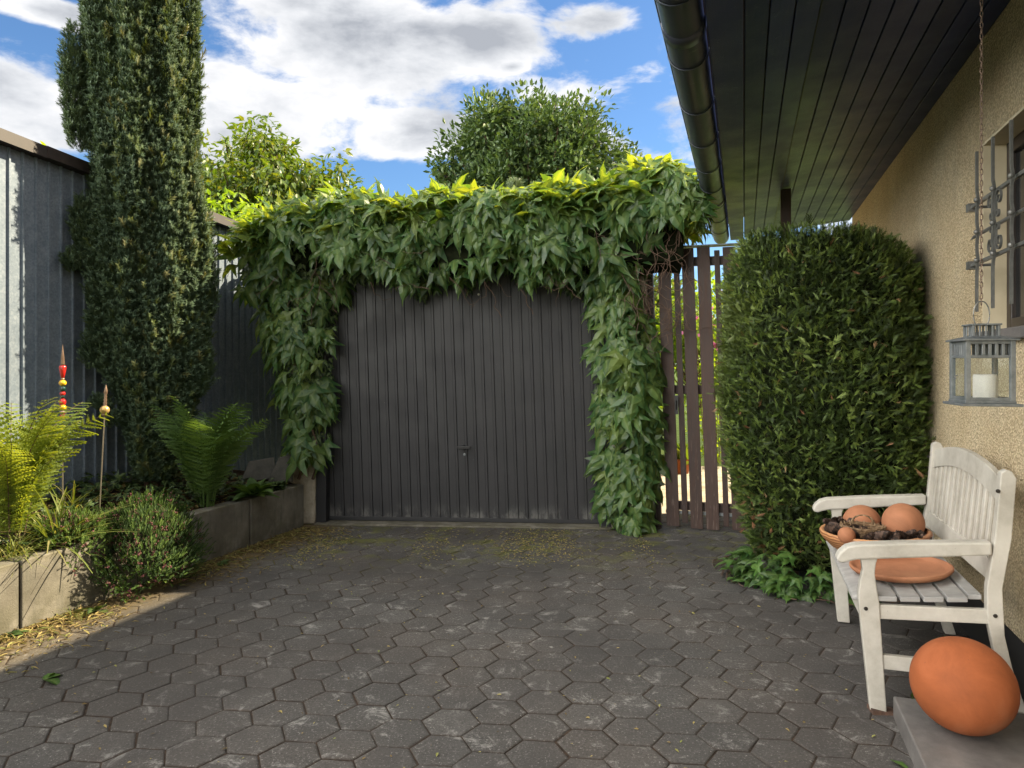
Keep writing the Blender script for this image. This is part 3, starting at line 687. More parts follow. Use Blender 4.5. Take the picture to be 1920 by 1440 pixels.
    # roof cover further back, right end drop
    n = 300; z = rng.uniform(2.60, 3.06, n); v = rng.uniform(-.25, .9, n); u = 3.0 + .22 * np.sin(math.pi * np.clip((z - 2.1) / 1.0, 0, 1)) + rng.normal(0, .04, n)
    d = np.stack([.5 + rng.normal(0, .3, n), -.2 + rng.normal(0, .4, n), -1 + rng.normal(0, .3, n)], 1); up = np.stack([np.ones(n), rng.normal(-.2, .4, n), .5 + rng.normal(0, .3, n)], 1)
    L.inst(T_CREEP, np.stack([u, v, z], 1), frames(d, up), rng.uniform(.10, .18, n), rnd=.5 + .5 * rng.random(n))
    # bulk of dead twigs behind the leaves
    for (u0, u1, v0, v1, z0, z1) in ((-.6, 3.1, -.14, 1.2, 2.35, 2.62),):
        V = []; seg = 26
        for i in range(seg + 1):
            u = u0 + (u1 - u0) * i / seg; t = float(zt(u)) - .2
            q = .03 * math.sin(9 * u)
            V += [(u, -.02, 2.16 + q), (u, -.20 + q, 2.26), (u, -.24 + q, 2.5), (u, -.16, t), (u, 1.1, t), (u, 1.2, 2.61)]
        F = [(i * 6 + j, i * 6 + (j + 1) % 6, i * 6 + 6 + (j + 1) % 6, i * 6 + 6 + j) for i in range(seg) for j in range(6)]; F += [tuple(range(6)), tuple(range(seg * 6 + 5, seg * 6 - 1, -1))]
        K.add(V, F)
    T = Acc()
    for k in range(190):
        u = rng.uniform(-.5, 3.05); z = rng.uniform(2.0, 2.7)
        if k > 90: u = rng.uniform(2.70, 3.12); z = rng.uniform(1.65, 2.75)
        p = np.array([u, -.1 - .22 * rng.random(), z]); pts = [p]
        dr = nrm(rng.normal(0, 1, 3) * np.array([.6, .25, 1.2]) + np.array([0, 0, -.5]))
        for q in range(6): dr = nrm(dr + rng.normal(0, .45, 3) * np.array([1, .3, 1])); p = p + dr * .055; p[1] = min(max(p[1], -.42), -.03); pts.append(p)
        tube(T, pts, np.linspace(.0035, .0015, 7), 4, rng.random())
    for (u, z, l) in ((1.45, 2.1, .30), (1.72, 2.08, .26), (.0, 2.2, .25), (2.1, 2.1, .15), (2.6, 2.15, .3)):
        p = np.array([u, -.2, z]); pts = [p]
        for q in range(7): p = p + np.array([rng.normal(.012, .018), 0, -l / 7]); pts.append(p)
        tube(T, pts, .003, 4)
    for (u, z0) in ((2.62, 0), (2.72, 0), (2.80, 0), (-.15, .4), (-.05, .4), (-.24, .4)):
        pts = [(u + .05 * math.sin(i * 1.7 + u * 9), -.05 - .03 * math.sin(i + u), z0 + (2.5 - z0) * i / 12) for i in range(13)]; tube(T, pts, np.linspace(.014, .006, 13), 6)
    K.build('twig_mass', M['core'], ivy); T.build('stems', M['twig'], ivy); L.build('large_leaves', M['creeper'], ivy); S.build('small_leaves', M['ivy'], ivy)
creeper()

# ------------------------------------------------------------------ house
HS0, HS1 = -3.0, 8.2; WW = 1.08
house = hthing('house', 'house with sand roughcast wall, dark boarded eaves and barred window', 'house', WW, 3.0)
OFF = (WW, 3.0, 0)
def house_build():
    so0, so1, z0, z1 = 2.35, 3.916, 1.556, 2.453; T = .30
    a = Acc(OFF); top = 3.02
    box(a, WW, WW + T, so1, HS1, .27, top); box(a, WW, WW + T, HS0, so0, .27, top)
    box(a, WW, WW + T, so0, so1, .27, z0 - .05); box(a, WW, WW + T, so0, so1, z1, top)
    box(a, WW + T, 8, HS1 - .3, HS1, .27, top)
    a.build('wall', M['stucco'], house)
    a = Acc(OFF); box(a, WW + .025, WW + T, HS0, HS1 - .02, -.03, .268); a.build('plinth', M['plinth'], house)
    a = Acc(OFF)   # smooth reveals lining the opening
    box(a, WW + .001, WW + .2, so1 - .012, so1 + .0, z0, z1); box(a, WW + .001, WW + .2, so0, so1 - .012, z1 - .012, z1)
    a.build('window_reveal', M['plaster'], house)
    a = Acc(OFF)
    f0, f1 = WW + .095, WW + .15
    win = None
    fr = 0.06
    box(a, f0, f1, so1 - .012 - fr, so1 - .012, z0, z1 - .012); box(a, f0, f1, so0, so0 + fr, z0, z1 - .012)
    box(a, f0, f1, so0 + fr, so1 - .012 - fr, z0, z0 + fr); box(a, f0, f1, so0 + fr, so1 - .012 - fr, z1 - .012 - fr, z1 - .012); box(a, f0 - .004, f1, 3.02, 3.1, z0 + fr, z1 - .012 - fr)
    win = a.build('window', M['winframe'], house, bevel=.005)
    a = Acc(OFF); box(a, f0 + .02, f0 + .03, so0 + .03, so1 - .03, z0 + .03, z1 - .03); a.build('pane', M['win'], win)
    a = Acc(OFF); box(a, WW - .045, f0 - .002, so0 - .05, so1 + .03, z0 - .05, z0 - .002); a.build('sill', M['stone'], win, bevel=.006)
    # grille
    gr = Acc(OFF); gw = .99
    for z in (2.118, 1.978, 1.854):
        if z == 1.978: tube(gr, [(gw, 2.2, z), (gw, 3.70, z), (gw, 3.76, z - .004)], [.008, .008, .001], 8)
        else:
            box(gr, gw - .007, gw + .007, 2.2, 3.745, z - .007, z + .007); tube(gr, [(gw, 3.735, z), (WW - .001, 3.735, z)], .007, 6); box(gr, gw - .018, gw + .018, 3.725, 3.76, z - .018, z + .018)
    g = gr.build('window_grille', M['iron'], house)
    for s in (3.575, 3.365, 3.155, 2.945, 2.735, 2.525):
        pts = []; gg = gw - .022
        n = 40
        for i in range(n + 1):
            z = 2.332 - .70 * i / n; b = 0
            for zc in (2.118, 1.978, 1.854): b += math.exp(-((z - zc) / .028) ** 2)
            pts.append((gg + .0 * b, s - .016 * (b - .5), z))
        b = Acc(OFF); 
        V = []; hw, hh = .0075, .005
        for (x, y, z) in pts: V += [(x - hh, y - hw, z), (x + hh, y - hw, z), (x + hh, y + hw, z), (x - hh, y + hw, z)]
        F = [(4 * i + j, 4 * i + (j + 1) % 4, 4 * i + 4 + (j + 1) % 4, 4 * i + 4 + j) for i in range(n) for j in range(4)] + [(0, 3, 2, 1), (4 * n, 4 * n + 1, 4 * n + 2, 4 * n + 3)]
        b.add(V, F)
        for zc in (2.118, 1.978, 1.854): lathe(b, ballprof(.012, 8), (gg - .005, s - .008, zc), 10)
        b.build('grille_bar', M['iron'], g)
    for s in (3.358, 2.728):
        for sy in (1, -1):
            for dz in (1, -1):
                pts = []; zo, zi = 1.985 + dz * .088, 1.985 + dz * .030     # big curl away from the middle bar, small curl beside it
                for i in range(24):
                    an = (1 - i / 23) * 2.3 * math.pi; r = .036 * (1 - .66 * (an / (2.3 * math.pi))); pts.append((s + sy * (.052 - r * math.cos(an)), zo + dz * r * math.sin(an)))
                for i in range(20):
                    an = i / 19 * 1.8 * math.pi; r = .020 * (1 - .7 * i / 19); pts.append((s + sy * (.040 - r * math.cos(an)), zi - dz * r * math.sin(an)))
                V = []; hx, n = .0045, len(pts)
                P2 = np.array(pts); tg = nrm(np.gradient(P2, axis=0)); no = np.stack([-tg[:, 1], tg[:, 0]], 1) * .0024
                for (p, q) in zip(P2, no): V += [(gw - .02 - hx, p[0] - q[0], p[1] - q[1]), (gw - .02 + hx, p[0] - q[0], p[1] - q[1]), (gw - .02 + hx, p[0] + q[0], p[1] + q[1]), (gw - .02 - hx, p[0] + q[0], p[1] + q[1])]
                b = Acc(OFF); b.add(V, [(4 * i + j, 4 * i + (j + 1) % 4, 4 * i + 4 + (j + 1) % 4, 4 * i + 4 + j) for i in range(n - 1) for j in range(4)] + [(0, 3, 2, 1), (4 * n - 4, 4 * n - 3, 4 * n - 2, 4 * n - 1)]); b.build('scroll', M['iron'], g)
    # eaves: boards along the wall, low ones near the gutter then a step
    a = Acc(OFF); zs = lambda w: 2.82 + .097 * max(w, 0)
    w = 0.0; k = 0
    while w < WW - .001:
        w1 = min(w + .0985, WW); st = .022 if w > .25 else 0.; g = .003
        V = [(w + g, HS0, zs(w) + st), (w1 - g, HS0, zs(w1) + st), (w1 - g, HS0, zs(w1) + .03 + st), (w + g, HS0, zs(w) + .03 + st)]
        V2 = [(x, HS1 + .15, z) for x, y, z in V]; a.add(V + V2, BOXF, rng.random())
        w = w1; k += 1
    a.build('soffit', M['soffit'], house, bevel=.003)
    a = Acc(OFF); V = [(.0, HS0, zs(0) + .026), (WW, HS0, zs(WW) + .056), (WW, HS0, zs(WW) + .09), (0, HS0, zs(0) + .07)]
    a.add(V + [(x, HS1 + .14, z) for x, y, z in V], BOXF); box(a, .2935, .2985, HS0, HS1 + .14, 2.8485, 2.875); a.build('soffit_backing', M['black'], house)
    a = Acc(OFF); box(a, -.145, -.004, HS0, HS1 + .15, 2.80, 2.83); a.build('fascia', M['soffit'], house, bevel=.004)
    a = Acc(OFF); box(a, -.145, -.12, HS0, HS1 + .149, 2.832, 3.0); a.build('fascia', M['soffit'], house)
    a = Acc(OFF); V = [(-.20, HS0 - .1, 2.985), (4.6, HS0 - .1, 2.985 + 4.8 * .44), (4.6, HS0 - .1, 3.07 + 4.8 * .44), (-.20, HS0 - .1, 3.03)]
    a.add(V + [(x, HS1 + .25, z) for x, y, z in V], BOXF); a.build('roof', M['tile'], house)
    # gutter
    gx, gz, r = -.245, 2.855, .088
    a = Acc(OFF); V = []; seg = 18; ss = np.linspace(HS0, HS1 + .2, 24)
    for s in ss:
        for i in range(seg + 1):
            an = math.pi + math.pi * i / seg; V.append((gx + r * math.cos(an), s, gz + r * math.sin(an)))
    F = [(i * (seg + 1) + j, i * (seg + 1) + j + 1, (i + 1) * (seg + 1) + j + 1, (i + 1) * (seg + 1) + j) for i in range(len(ss) - 1) for j in range(seg)]
    a.add(V, F)
    F2 = [tuple((len(ss) - 1) * (seg + 1) + j for j in range(seg + 1))]; a.add(V, F2)
    gu = a.build('gutter', M['gutter'], house, smooth=True); so = gu.modifiers.new('t', 'SOLIDIFY'); so.thickness = .003; so.offset = 1
    a = Acc(OFF); tube(a, [(gx - r, HS0, gz + .002), (gx - r, HS1 + .2, gz + .002)], .009, 8); a.build('gutter_bead', M['gutter'], gu, smooth=True)
    for s in np.arange(.9, HS1, .62):
        a = Acc(OFF); V = []
        rr = r + .008
        pts = [(gx + rr * math.cos(math.pi + math.pi * i / 14), gz + rr * math.sin(math.pi + math.pi * i / 14)) for i in range(15)]
        pts += [(-.14, gz)]
        for ds in (-.011, .011):
            for (x, z) in pts: V.append((x, s + ds, z))
            for (x, z) in pts: V.append((gx + (x - gx) * .955, s + ds, gz + (z - gz) * .955))
        n = len(pts); F = [(i, i + 1, 2 * n + i + 1, 2 * n + i) for i in range(n - 1)] + [(n + i, i, i + 1, n + i + 1)[::-1] for i in range(n - 1)] + [(2 * n + i, 2 * n + i + 1, 3 * n + i + 1, 3 * n + i) for i in range(n - 1)]
        a.add(V, F); a.build('gutter_bracket', M['gutter'], gu)
    for s in (2.2, 3.1, 6.4):   # push-fit unions
        a = Acc(OFF); V = []; rr = r + .006
        for ds in (-.05, -.045, .045, .05):
            k = rr if abs(ds) < .046 else r
            for i in range(15): an = math.pi + math.pi * i / 14; V.append((gx + k * math.cos(an), s + ds, gz + k * math.sin(an)))
        F = [(q * 15 + i, q * 15 + i + 1, q * 15 + 16 + i, q * 15 + 15 + i) for q in range(3) for i in range(14)]
        a.add(V, F); a.build('gutter_union', M['gutter'], gu, smooth=True)
house_build()

# timber post beside the gate
pw, ps = .33, 6.33
po = hthing('timber_post', 'dark square timber post rising to the eaves behind the hedge', 'post', pw, ps)
a = Acc((pw, ps, 0)); box(a, pw - .04, pw + .04, ps - .04, ps + .04, 0, 2.86); a.build('shaft', M['gate'], po, bevel=.004)
a = Acc((pw, ps, 0)); box(a, pw - .06, pw + .06, ps - .06, ps + .06, -.02, .03); a.build('foot_plate', M['zinc'], po, bevel=.003)

# ------------------------------------------------------------------ gate
gt = hthing('wooden_gate', 'dark brown slatted wooden gate between creeper and hedge', 'gate', -.7, 6.21)
GOFF = (-.7, 6.21, 0)
def gate():
    sh = -.034
    a = Acc(GOFF); box(a, -.755, -.675, 6.19, 6.27, 0, 2.36, .1, shear=sh); a.build('post', M['gate'], gt, bevel=.004)
    for (c, w, z0, z1, r, ds) in ((-.607, .105, .03, 2.37, .5, 0), (-.507, .048, .06, 2.37, .1, .02), (-.41, .10, .02, 2.385, .4, 0), (-.28, .105, .02, 2.39, .7, 0), (-.172, .045, .05, 2.36, .2, .02), (-.075, .10, .03, 2.38, .5, 0), (.03, .05, .05, 2.36, .3, .02), (.13, .10, .03, 2.38, .6, 0), (.235, .05, .04, 2.36, .3, .02)):
        a = Acc(GOFF); box(a, c + .035 - w / 2, c + .035 + w / 2, 6.16 + ds, 6.182 + ds, z0, z1, r, shear=sh)
        o = a.build('slat', M['gate'], gt, bevel=.003)
    for z in (2.24, 1.15, .16):
        a = Acc(GOFF); box(a, -.66 + sh * z + .03, .29 + sh * z, 6.206, 6.24, z, z + .075, .2); a.build('rail', M['gate'], gt, bevel=.003)
    a = Acc(GOFF); box(a, -.79 , .27, 6.13, 6.23, 2.394, 2.404); a.build('top_strip', M['zinc'], gt)
    a = Acc(GOFF); box(a, -.64, .30, 6.204, 6.2055, .13, .158); a.build('bottom_strip', M['zinc'], gt)
    a = Acc(GOFF)
    tube(a, [(-.545, 6.15, 1.02), (-.545, 6.155, 1.10)], .006, 6); box(a, -.56, -.53, 6.152, 6.159, .98, 1.14); a.build('latch', M['black'], gt)
gate()

# ------------------------------------------------------------------ thuja
TC = (.44, 5.22)
thu = hthing('thuja_hedge', 'clipped dense green thuja with rounded top standing against the house wall', 'hedge', TC[0], TC[1])
def thuja():
    zs = np.array([.10, .35, .8, 1.2, 1.6, 1.95, 2.14, 2.22, 2.27])
    rw = np.array([.42, .49, .55, .595, .585, .555, .49, .40, .26]); rs = np.array([.42, .52, .61, .65, .63, .56, .46, .35, .22]); cw = np.array([.52, .50, .48, .48, .48, .46, .44, .40, .38])
    off = (TC[0], TC[1], 0)
    a = Acc(off); core_mesh(a, cw, [TC[1]] * 9, zs - .02, rw * .86, rs * .86, 36, 2.8, 1.3, .03); a.build('inner_branches', M['core'], thu, smooth=True)
    n = 50000; z = .10 + 2.17 * rng.random(n) ** .9; th = rng.uniform(0, 2 * math.pi, n)
    # favour the sides that face the yard
    c, s = np.cos(th), np.sin(th); pw = 2.8; rr = 1 / (np.abs(c) ** pw + np.abs(s) ** pw) ** (1 / pw)
    k = rr + .055 * lump(th, z * 1.4, 1.3) + .03 * np.sin(17 * th + 5 * z) * np.sin(9 * z) - np.abs(rng.normal(0, .10, n)) + .02
    RW, RS, CW = np.interp(z, zs, rw), np.interp(z, zs, rs), np.interp(z, zs, cw)
    P = np.stack([CW + RW * k * c, TC[1] + RS * k * s, z], 1)
    Nn = np.stack([c * RS, s * RW, np.zeros(n)], 1); Nn = nrm(Nn); Nn[:, 2] = np.interp(z, [0, 1.95, 2.27], [-.1, .1, 1.6]); Nn = nrm(Nn)
    keep = P[:, 0] < 1.06; keep &= ~((s > .5) & (rng.random(n) < .5))
    P, Nn = P[keep], Nn[keep]; n = len(P); keepi = keep
    D = Nn * .55 + np.array([0, 0, .45]) + rd(n, .55); up = np.cross(D, rd(n, 1.)) * 1.1 + Nn
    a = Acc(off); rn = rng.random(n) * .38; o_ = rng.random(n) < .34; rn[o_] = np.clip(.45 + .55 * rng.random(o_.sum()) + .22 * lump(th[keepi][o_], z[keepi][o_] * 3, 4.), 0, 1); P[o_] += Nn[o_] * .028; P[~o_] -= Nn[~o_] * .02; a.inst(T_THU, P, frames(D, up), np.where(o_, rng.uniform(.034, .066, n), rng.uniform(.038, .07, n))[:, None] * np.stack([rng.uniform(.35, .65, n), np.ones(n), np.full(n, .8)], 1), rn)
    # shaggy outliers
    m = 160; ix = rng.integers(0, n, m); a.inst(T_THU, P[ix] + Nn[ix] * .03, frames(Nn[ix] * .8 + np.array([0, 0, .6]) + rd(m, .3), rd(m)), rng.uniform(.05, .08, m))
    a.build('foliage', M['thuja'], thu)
    m = 260; ix = rng.integers(0, n, m); b = Acc(off); Q = P[ix]; kz = rng.random(m) < .35; 
    low = np.where(P[:, 2] < .6)[0]; ix2 = rng.choice(low, 260)
    b.inst(T_THU, P[ix] + Nn[ix] * .02, frames(Nn[ix] + rd(m, .5), rd(m)), rng.uniform(.035, .07, m)[:, None] * np.array([.5, 1, 1])); b.inst(T_THU, P[ix2], frames(Nn[ix2] + rd(260, .6), rd(260)), rng.uniform(.04, .08, 260)[:, None] * np.array([.5, 1, 1]), rng.random(260) * .3)
    b.build('dry_foliage', M['thuja_dry'], thu)
    a = Acc(off); tube(a, [(.5, 5.2, -.02), (.5, 5.2, .5)], [.07, .06], 8); tube(a, [(.3, 5.0, -.02), (.34, 5.05, .5)], [.04, .03], 8); a.build('trunk', M['bark'], thu)
thuja()
# ground ivy at the hedge foot
gi = hthing('ivy_patch', 'bright ivy spreading over the paving at the foot of the thuja', 'ivy', .3, 4.7)
def ground_ivy():
    off = (.3, 4.7, 0); n = 130; th = rng.uniform(math.pi * 1.10, math.pi * 1.65, n); k = rng.uniform(.80, 1.0, n)
    P = np.stack([.44 + .60 * k * np.cos(th), 5.15 + .64 * k * np.sin(th), .02 + .24 * rng.random(n) * (1.12 - k) / .3], 1)
    P = P[P[:, 0] < 1.0]; n = len(P); P[:, 2] = np.maximum(P[:, 2], .015)
    D = np.stack([P[:, 0] - .44, P[:, 1] - 5.15, np.full(n, .05)], 1); D = nrm(D) + rd(n, .5) * np.array([1, 1, .35]) + np.array([0, 0, -.15])
    a = Acc(off); a.inst(T_CREEP, P, frames(D, nrm(np.stack([P[:, 0] - .44, P[:, 1] - 5.15, np.full(n, 1.)], 1)) + rd(n, .3)), rng.uniform(.05, .10, n)); a.build('leaves', M['ivy_ground'], gi)
    a = Acc(off)
    for i in range(22):
        t = rng.uniform(math.pi * .8, math.pi * 1.7); pts = [(.44 + (.5 + .03 * q) * math.cos(t + .1 * q), 5.15 + (.54 + .03 * q) * math.sin(t + .1 * q), .012 + .01 * (q % 2)) for q in range(6)]; tube(a, pts, .003, 4)
    a.build('runners', M['twig'], gi)
ground_ivy()

# ------------------------------------------------------------------ bench
BW, BS = .70, 3.71
bench = hthing('garden_bench', 'worn white wooden garden bench against the sand coloured house wall', 'bench', BW, BS)
def bench_build():
    off = (BW, BS, 0); s0, s1 = 3.17, 4.25; bt = .042
    flp = [(.484, .006), (.544, .006), (.520, .40), (.518, .44), (.508, .50), (.501, .56), (.505, .60), (.514, .628), (.450, .612), (.457, .57), (.446, .52), (.441, .47), (.443, .42)]
    blp = [(.995, .0), (1.045, .0), (.975, .24), (.950, .36), (.946, .45), (.9426, .542), (.9727, .731), (.989, .965), (.975, .992), (.955, .998), (.937, .985), (.917, .731), (.891, .542), (.891, .45), (.895, .40), (.918, .28)]
    arm = [(.358, .612), (.362, .598), (.382, .594), (.405, .603), (.435, .612), (.905, .668), (.905, .718), (.60, .692), (.43, .672), (.395, .660), (.370, .636)]
    for sg in (0, 1):
        y0 = s0 if sg == 0 else s1 - bt
        a = Acc(off); prism(a, flp, 'y', y0, y0 + bt); a.build('front_leg', M['white'], bench, bevel=.004)
        a = Acc(off); prism(a, blp, 'y', y0, y0 + bt); bl = a.build('back_leg', M['white'], bench, bevel=.004)
        a = Acc(off); prism(a, arm, 'y', y0 - .012, y0 + bt + .012); a.build('armrest', M['white'], bench, bevel=.008)
        a = Acc(off); y = y0 + .008; prism(a, [(.505, .375), (.93, .40), (.93, .455), (.505, .432)], 'y', y, y + .026); prism(a, [(.51, .175), (.96, .18), (.96, .235), (.505, .232)], 'y', y, y + .026); a.build('side_rail', M['white'], bench, bevel=.003)
        fy = y0 - .002 if sg == 0 else y0 + bt + .002
        for (w, z) in ((.468, .415), (.927, .915), (.918, .435)):
            a = Acc(); lathe(a, [(.0001, .004), (.006, .0035), (.008, 0), (.008, -.004)], (0, 0, 0), 12); o = a.build('bolt', M['bolt'], bench); o.location = (w - off[0], fy - off[1], z); o.rotation_euler = (R_(90) if sg == 0 else R_(-90), 0, 0)
    # seat slats (front one curled down)
    e = .0
    edges = [(.425, .500, .432, .446), (.512, .582, .447, .452), (.594, .664, .453, .459), (.676, .746, .460, .467), (.758, .828, .468, .475), (.838, .885, .476, .480)]
    for k, (w0, w1, za, zb) in enumerate(edges):
        a = Acc(off); y0, y1 = (s0 + bt + .002, s1 - bt - .002) if k == 0 or k == 5 else (s0 + .006, s1 - .006)
        prism(a, [(w0, za), (w1, zb), (w1, zb + .02), (w0 + (.012 if k == 0 else 0), za + .02 - (.0 if k else .002)), (w0, za + .012)], 'y', y0, y1, rng.random())
        a.build('seat_slat', M['sky_grey_paint'], bench, bevel=.003)
    a = Acc(off); box(a, .452, .476, s0 + bt, s1 - bt, .365, .430); a.build('apron', M['white'], bench, bevel=.003)
    a = Acc(off); box(a, .72, .76, s0 + bt + .4, s0 + bt + .44, .40, .455); box(a, .49, .93, (s0 + s1) / 2 - .02, (s0 + s1) / 2 + .02, .39, .430); a.build('cross_brace', M['white'], bench, bevel=.003)
    # backrest
    bx = lambda z: np.interp(z, [.5, .731, .99], [.914, .942, .962])
    a = Acc(off); y0, y1 = s0 + bt, s1 - bt; N = 20; V = []
    for i in range(N + 1):
        k = i / N; y = y0 + (y1 - y0) * k; ar = .06 * math.sin(math.pi * k) ** .9; zt, zb = .955 + ar, .862 + ar
        V += [(bx(zb) - .013, y, zb), (bx(zb) + .013, y, zb), (bx(zt) + .013, y, zt), (bx(zt) - .013, y, zt)]
    F = [(4 * i + j, 4 * i + 4 + j, 4 * i + 4 + (j + 1) % 4, 4 * i + (j + 1) % 4) for i in range(N) for j in range(4)] + [(0, 1, 2, 3), (4 * N + 3, 4 * N + 2, 4 * N + 1, 4 * N)]
    a.add(V, F); a.build('top_rail', M['white'], bench, bevel=.003)
    a = Acc(off); V = [(bx(.56) - .013, y0, .555), (bx(.56) + .013, y0, .555), (bx(.64) + .013, y0, .635), (bx(.64) - .013, y0, .635)]; a.add(V + [(x, y1, z) for x, y, z in V], BOXF); a.build('lower_rail', M['white'], bench, bevel=.003)
    ns = 13
    for i in range(ns):
        yc = y0 + (y1 - y0) * (i + .5) / ns; k = (yc - y0) / (y1 - y0); zt = .864 + .06 * math.sin(math.pi * k) ** .9 + .01; hw = .018
        V = [(bx(.63) - .007, yc - hw, .63), (bx(.63) + .007, yc - hw, .63), (bx(.63) + .007, yc + hw, .63), (bx(.63) - .007, yc + hw, .63), (bx(zt) - .007, yc - hw, zt), (bx(zt) + .007, yc - hw, zt), (bx(zt) + .007, yc + hw, zt), (bx(zt) - .007, yc + hw, zt)]
        a = Acc(off); a.add(V, BOXF); a.build('back_slat', M['white'], bench, bevel=.003)
bench_build()
a = Acc(); a.add([(-.05, -.03, 0), (.06, -.035, 0), (.055, .03, 0), (-.045, .035, 0), (-.05, -.03, .018), (.05, -.03, .004), (.05, .03, .004), (-.045, .03, .018)], BOXF)
o = a.build('wooden_wedge', M['bark']); o.location = HW(.53, 3.19, -.001); o.rotation_euler = (0, 0, HA + .3); tag(o, 'small wooden wedge under the near front leg of the white bench', 'wedge')

def terra_thing(name, label, cat, w, s, z): return hthing(name, label, cat, w, s, z)
# bowl
bc = (.615, 3.875, .482)
a = Acc(); lathe(a, [(.0001, 0), (.165, 0), (.18, .006), (.215, .03), (.252, .068), (.262, .082), (.268, .098), (.262, .108), (.248, .108), (.240, .098), (.232, .078), (.20, .045), (.16, .020), (.0001, .016)], seg=64)
o = a.build('terracotta_bowl', M['bowl'], smooth=True); o.location = HW(*bc); o.rotation_euler = (0, -R_(3.5), HA); o.scale = (.93, .93, 1); tag(o, 'wide ringed clay bowl of cones and balls on the bench seat', 'bowl')
a = Acc(); lathe(a, [(.0001, 0), (.185, 0), (.205, .008), (.218, .022), (.226, .034), (.226, .045), (.220, .050), (.212, .048), (.203, .034), (.185, .022), (.0001, .018)], seg=64)
o = a.build('terracotta_dish', M['terra'], smooth=True); o.location = HW(.655, 3.50, .487); o.rotation_euler = (0, -R_(4.6), HA); o.scale = (.90, .90, .70); tag(o, 'shallow round terracotta dish lying empty at the near end of the bench', 'dish')
def ball(name, w, s, z, r, m, label, cat='ball', sq=(1, 1)):
    a = Acc(); lathe(a, ballprof(r, 24), (0, 0, r), 40, sq=sq); o = a.build(name, m, smooth=True); o.location = HW(w, s, z - r); o.scale = (1, 1, .965 if r > .1 else 1); tag(o, label, cat); return o
ball('terracotta_ball', .572, 3.995, .592, .092, M['terra'], 'terracotta ball in the bowl, behind the little wicker basket')
ball('terracotta_ball', .735, 3.87, .632, .094, M['terra'], 'terracotta ball in the bowl, beside the bench backrest')
ball('terracotta_ball', .462, 3.69, .592, .039, M['terra'], 'smallest terracotta ball, egg sized, at the front rim of the bowl')
ball('terracotta_ball', .751, 2.943, .080 + .170, .170, M['terra_or'], 'big orange terracotta ball on the stone step below the bench')
# pine cones
def cones():
    a = Acc(); V = []; rows = 9
    T = TPL([(-.5, 0, 0), (.5, 0, 0), (.35, 1, .25), (-.35, 1, .25)], [(0, 1, 2, 3)])
    P = []; D = []; U = []; S = []
    for i in range(rows):
        t = i / (rows - 1); rr = .020 * math.sin(math.pi * (.18 + .72 * t)) ; z = -.03 + .06 * t; n = 9
        for k in range(n):
            an = 2 * math.pi * (k + .5 * (i % 2)) / n; d = (math.cos(an), math.sin(an), .35 + .6 * t); P.append((math.cos(an) * rr * .45, math.sin(an) * rr * .45, z)); D.append(d); U.append((0, 0, 1)); S.append(.015 * (1.15 - .45 * t))
    a.inst(T, np.array(P), frames(np.array(D), np.array(U)), np.array(S) * 1.1, rng.random(len(P))); lathe(a, [(.0001, -.03), (.009, -.02), (.011, 0), (.006, .025), (.0001, .033)], seg=8, r=.1)
    base = a.build('pine_cone', M['cone'])
    spots = []
    tries = 0
    balls = [(.572, 3.995, .094), (.735, 3.87, .09), (.462, 3.69, .045), (.555, 3.79, .07)]
    while len(spots) < 44 and tries < 6000:
        tries += 1; r = .205 * math.sqrt(random.random()); t = random.uniform(0, 6.28); w, s = bc[0] + r * math.cos(t), bc[1] + r * math.sin(t)
        if any(math.hypot(w - x, s - y) < q * .86 for x, y, q in balls): continue
        if any(math.hypot(w - x, s - y) < .036 for x, y, _ in spots): continue
        spots.append((w, s, r))
    for i, (w, s, r) in enumerate(spots):
        o = base if i == 0 else base.copy()
        if i: COL.objects.link(o)
        o.location = HW(w, s, .565 + .012 * (r / .2) + random.uniform(0, .02)); o.rotation_euler = (random.uniform(.6, 1.9), random.uniform(-.5, .5), random.uniform(0, 6.28)); k = random.uniform(.95, 1.25); o.scale = (k, k, k)
        tag(o, 'small dark brown pine cone packed in the clay bowl on the bench', 'pine cone', 'pine cones filling the clay bowl')
    # hidden layer of moss under the cones so that they rest on something
    a = Acc(); lathe(a, [(.0001, .066), (.12, .068), (.20, .064), (.216, .060)], seg=40); o = a.build('moss_bed', M['soil']); o.location = HW(*bc); tag(o, 'dark moss lining the clay bowl under the cones', 'moss', kind='stuff')
cones()
# basket
bk = hthing('wicker_basket', 'tiny oval wicker basket with arched handle in the clay bowl', 'basket', .545, 3.785, .566)
def basket():
    a = Acc()
    for k in range(11):
        z = .0 + .0056 * k; rr = .058 + .020 * (k / 10)
        pts = [(1.25 * rr * math.cos(t) * (1 + .035 * (-1) ** (q + k)), rr * math.sin(t) * (1 + .035 * (-1) ** (q + k)), z + .002 * math.sin(3 * t + k)) for q, t in enumerate(np.linspace(0, 2 * math.pi, 37))]
        tube(a, pts, .0034, 5, rng.random(), caps=False)
    for q in range(18):
        t = 2 * math.pi * q / 18; tube(a, [(1.25 * .056 * math.cos(t), .056 * math.sin(t), 0), (1.25 * .080 * math.cos(t), .080 * math.sin(t), .066)], .0026, 5, rng.random())
    a.build('woven_body', M['wicker'], bk)
    a = Acc()
    for ph in (0, 2.1, 4.2):
        pts = [(.05 * math.cos(t) + .0035 * math.cos(9 * t + ph), .0 + .0035 * math.sin(9 * t + ph), .062 + .046 * math.sin(t)) for t in np.linspace(0, math.pi, 40)]; tube(a, pts, .0026, 5, rng.random())
    a.build('handle', M['wicker'], bk)
basket()

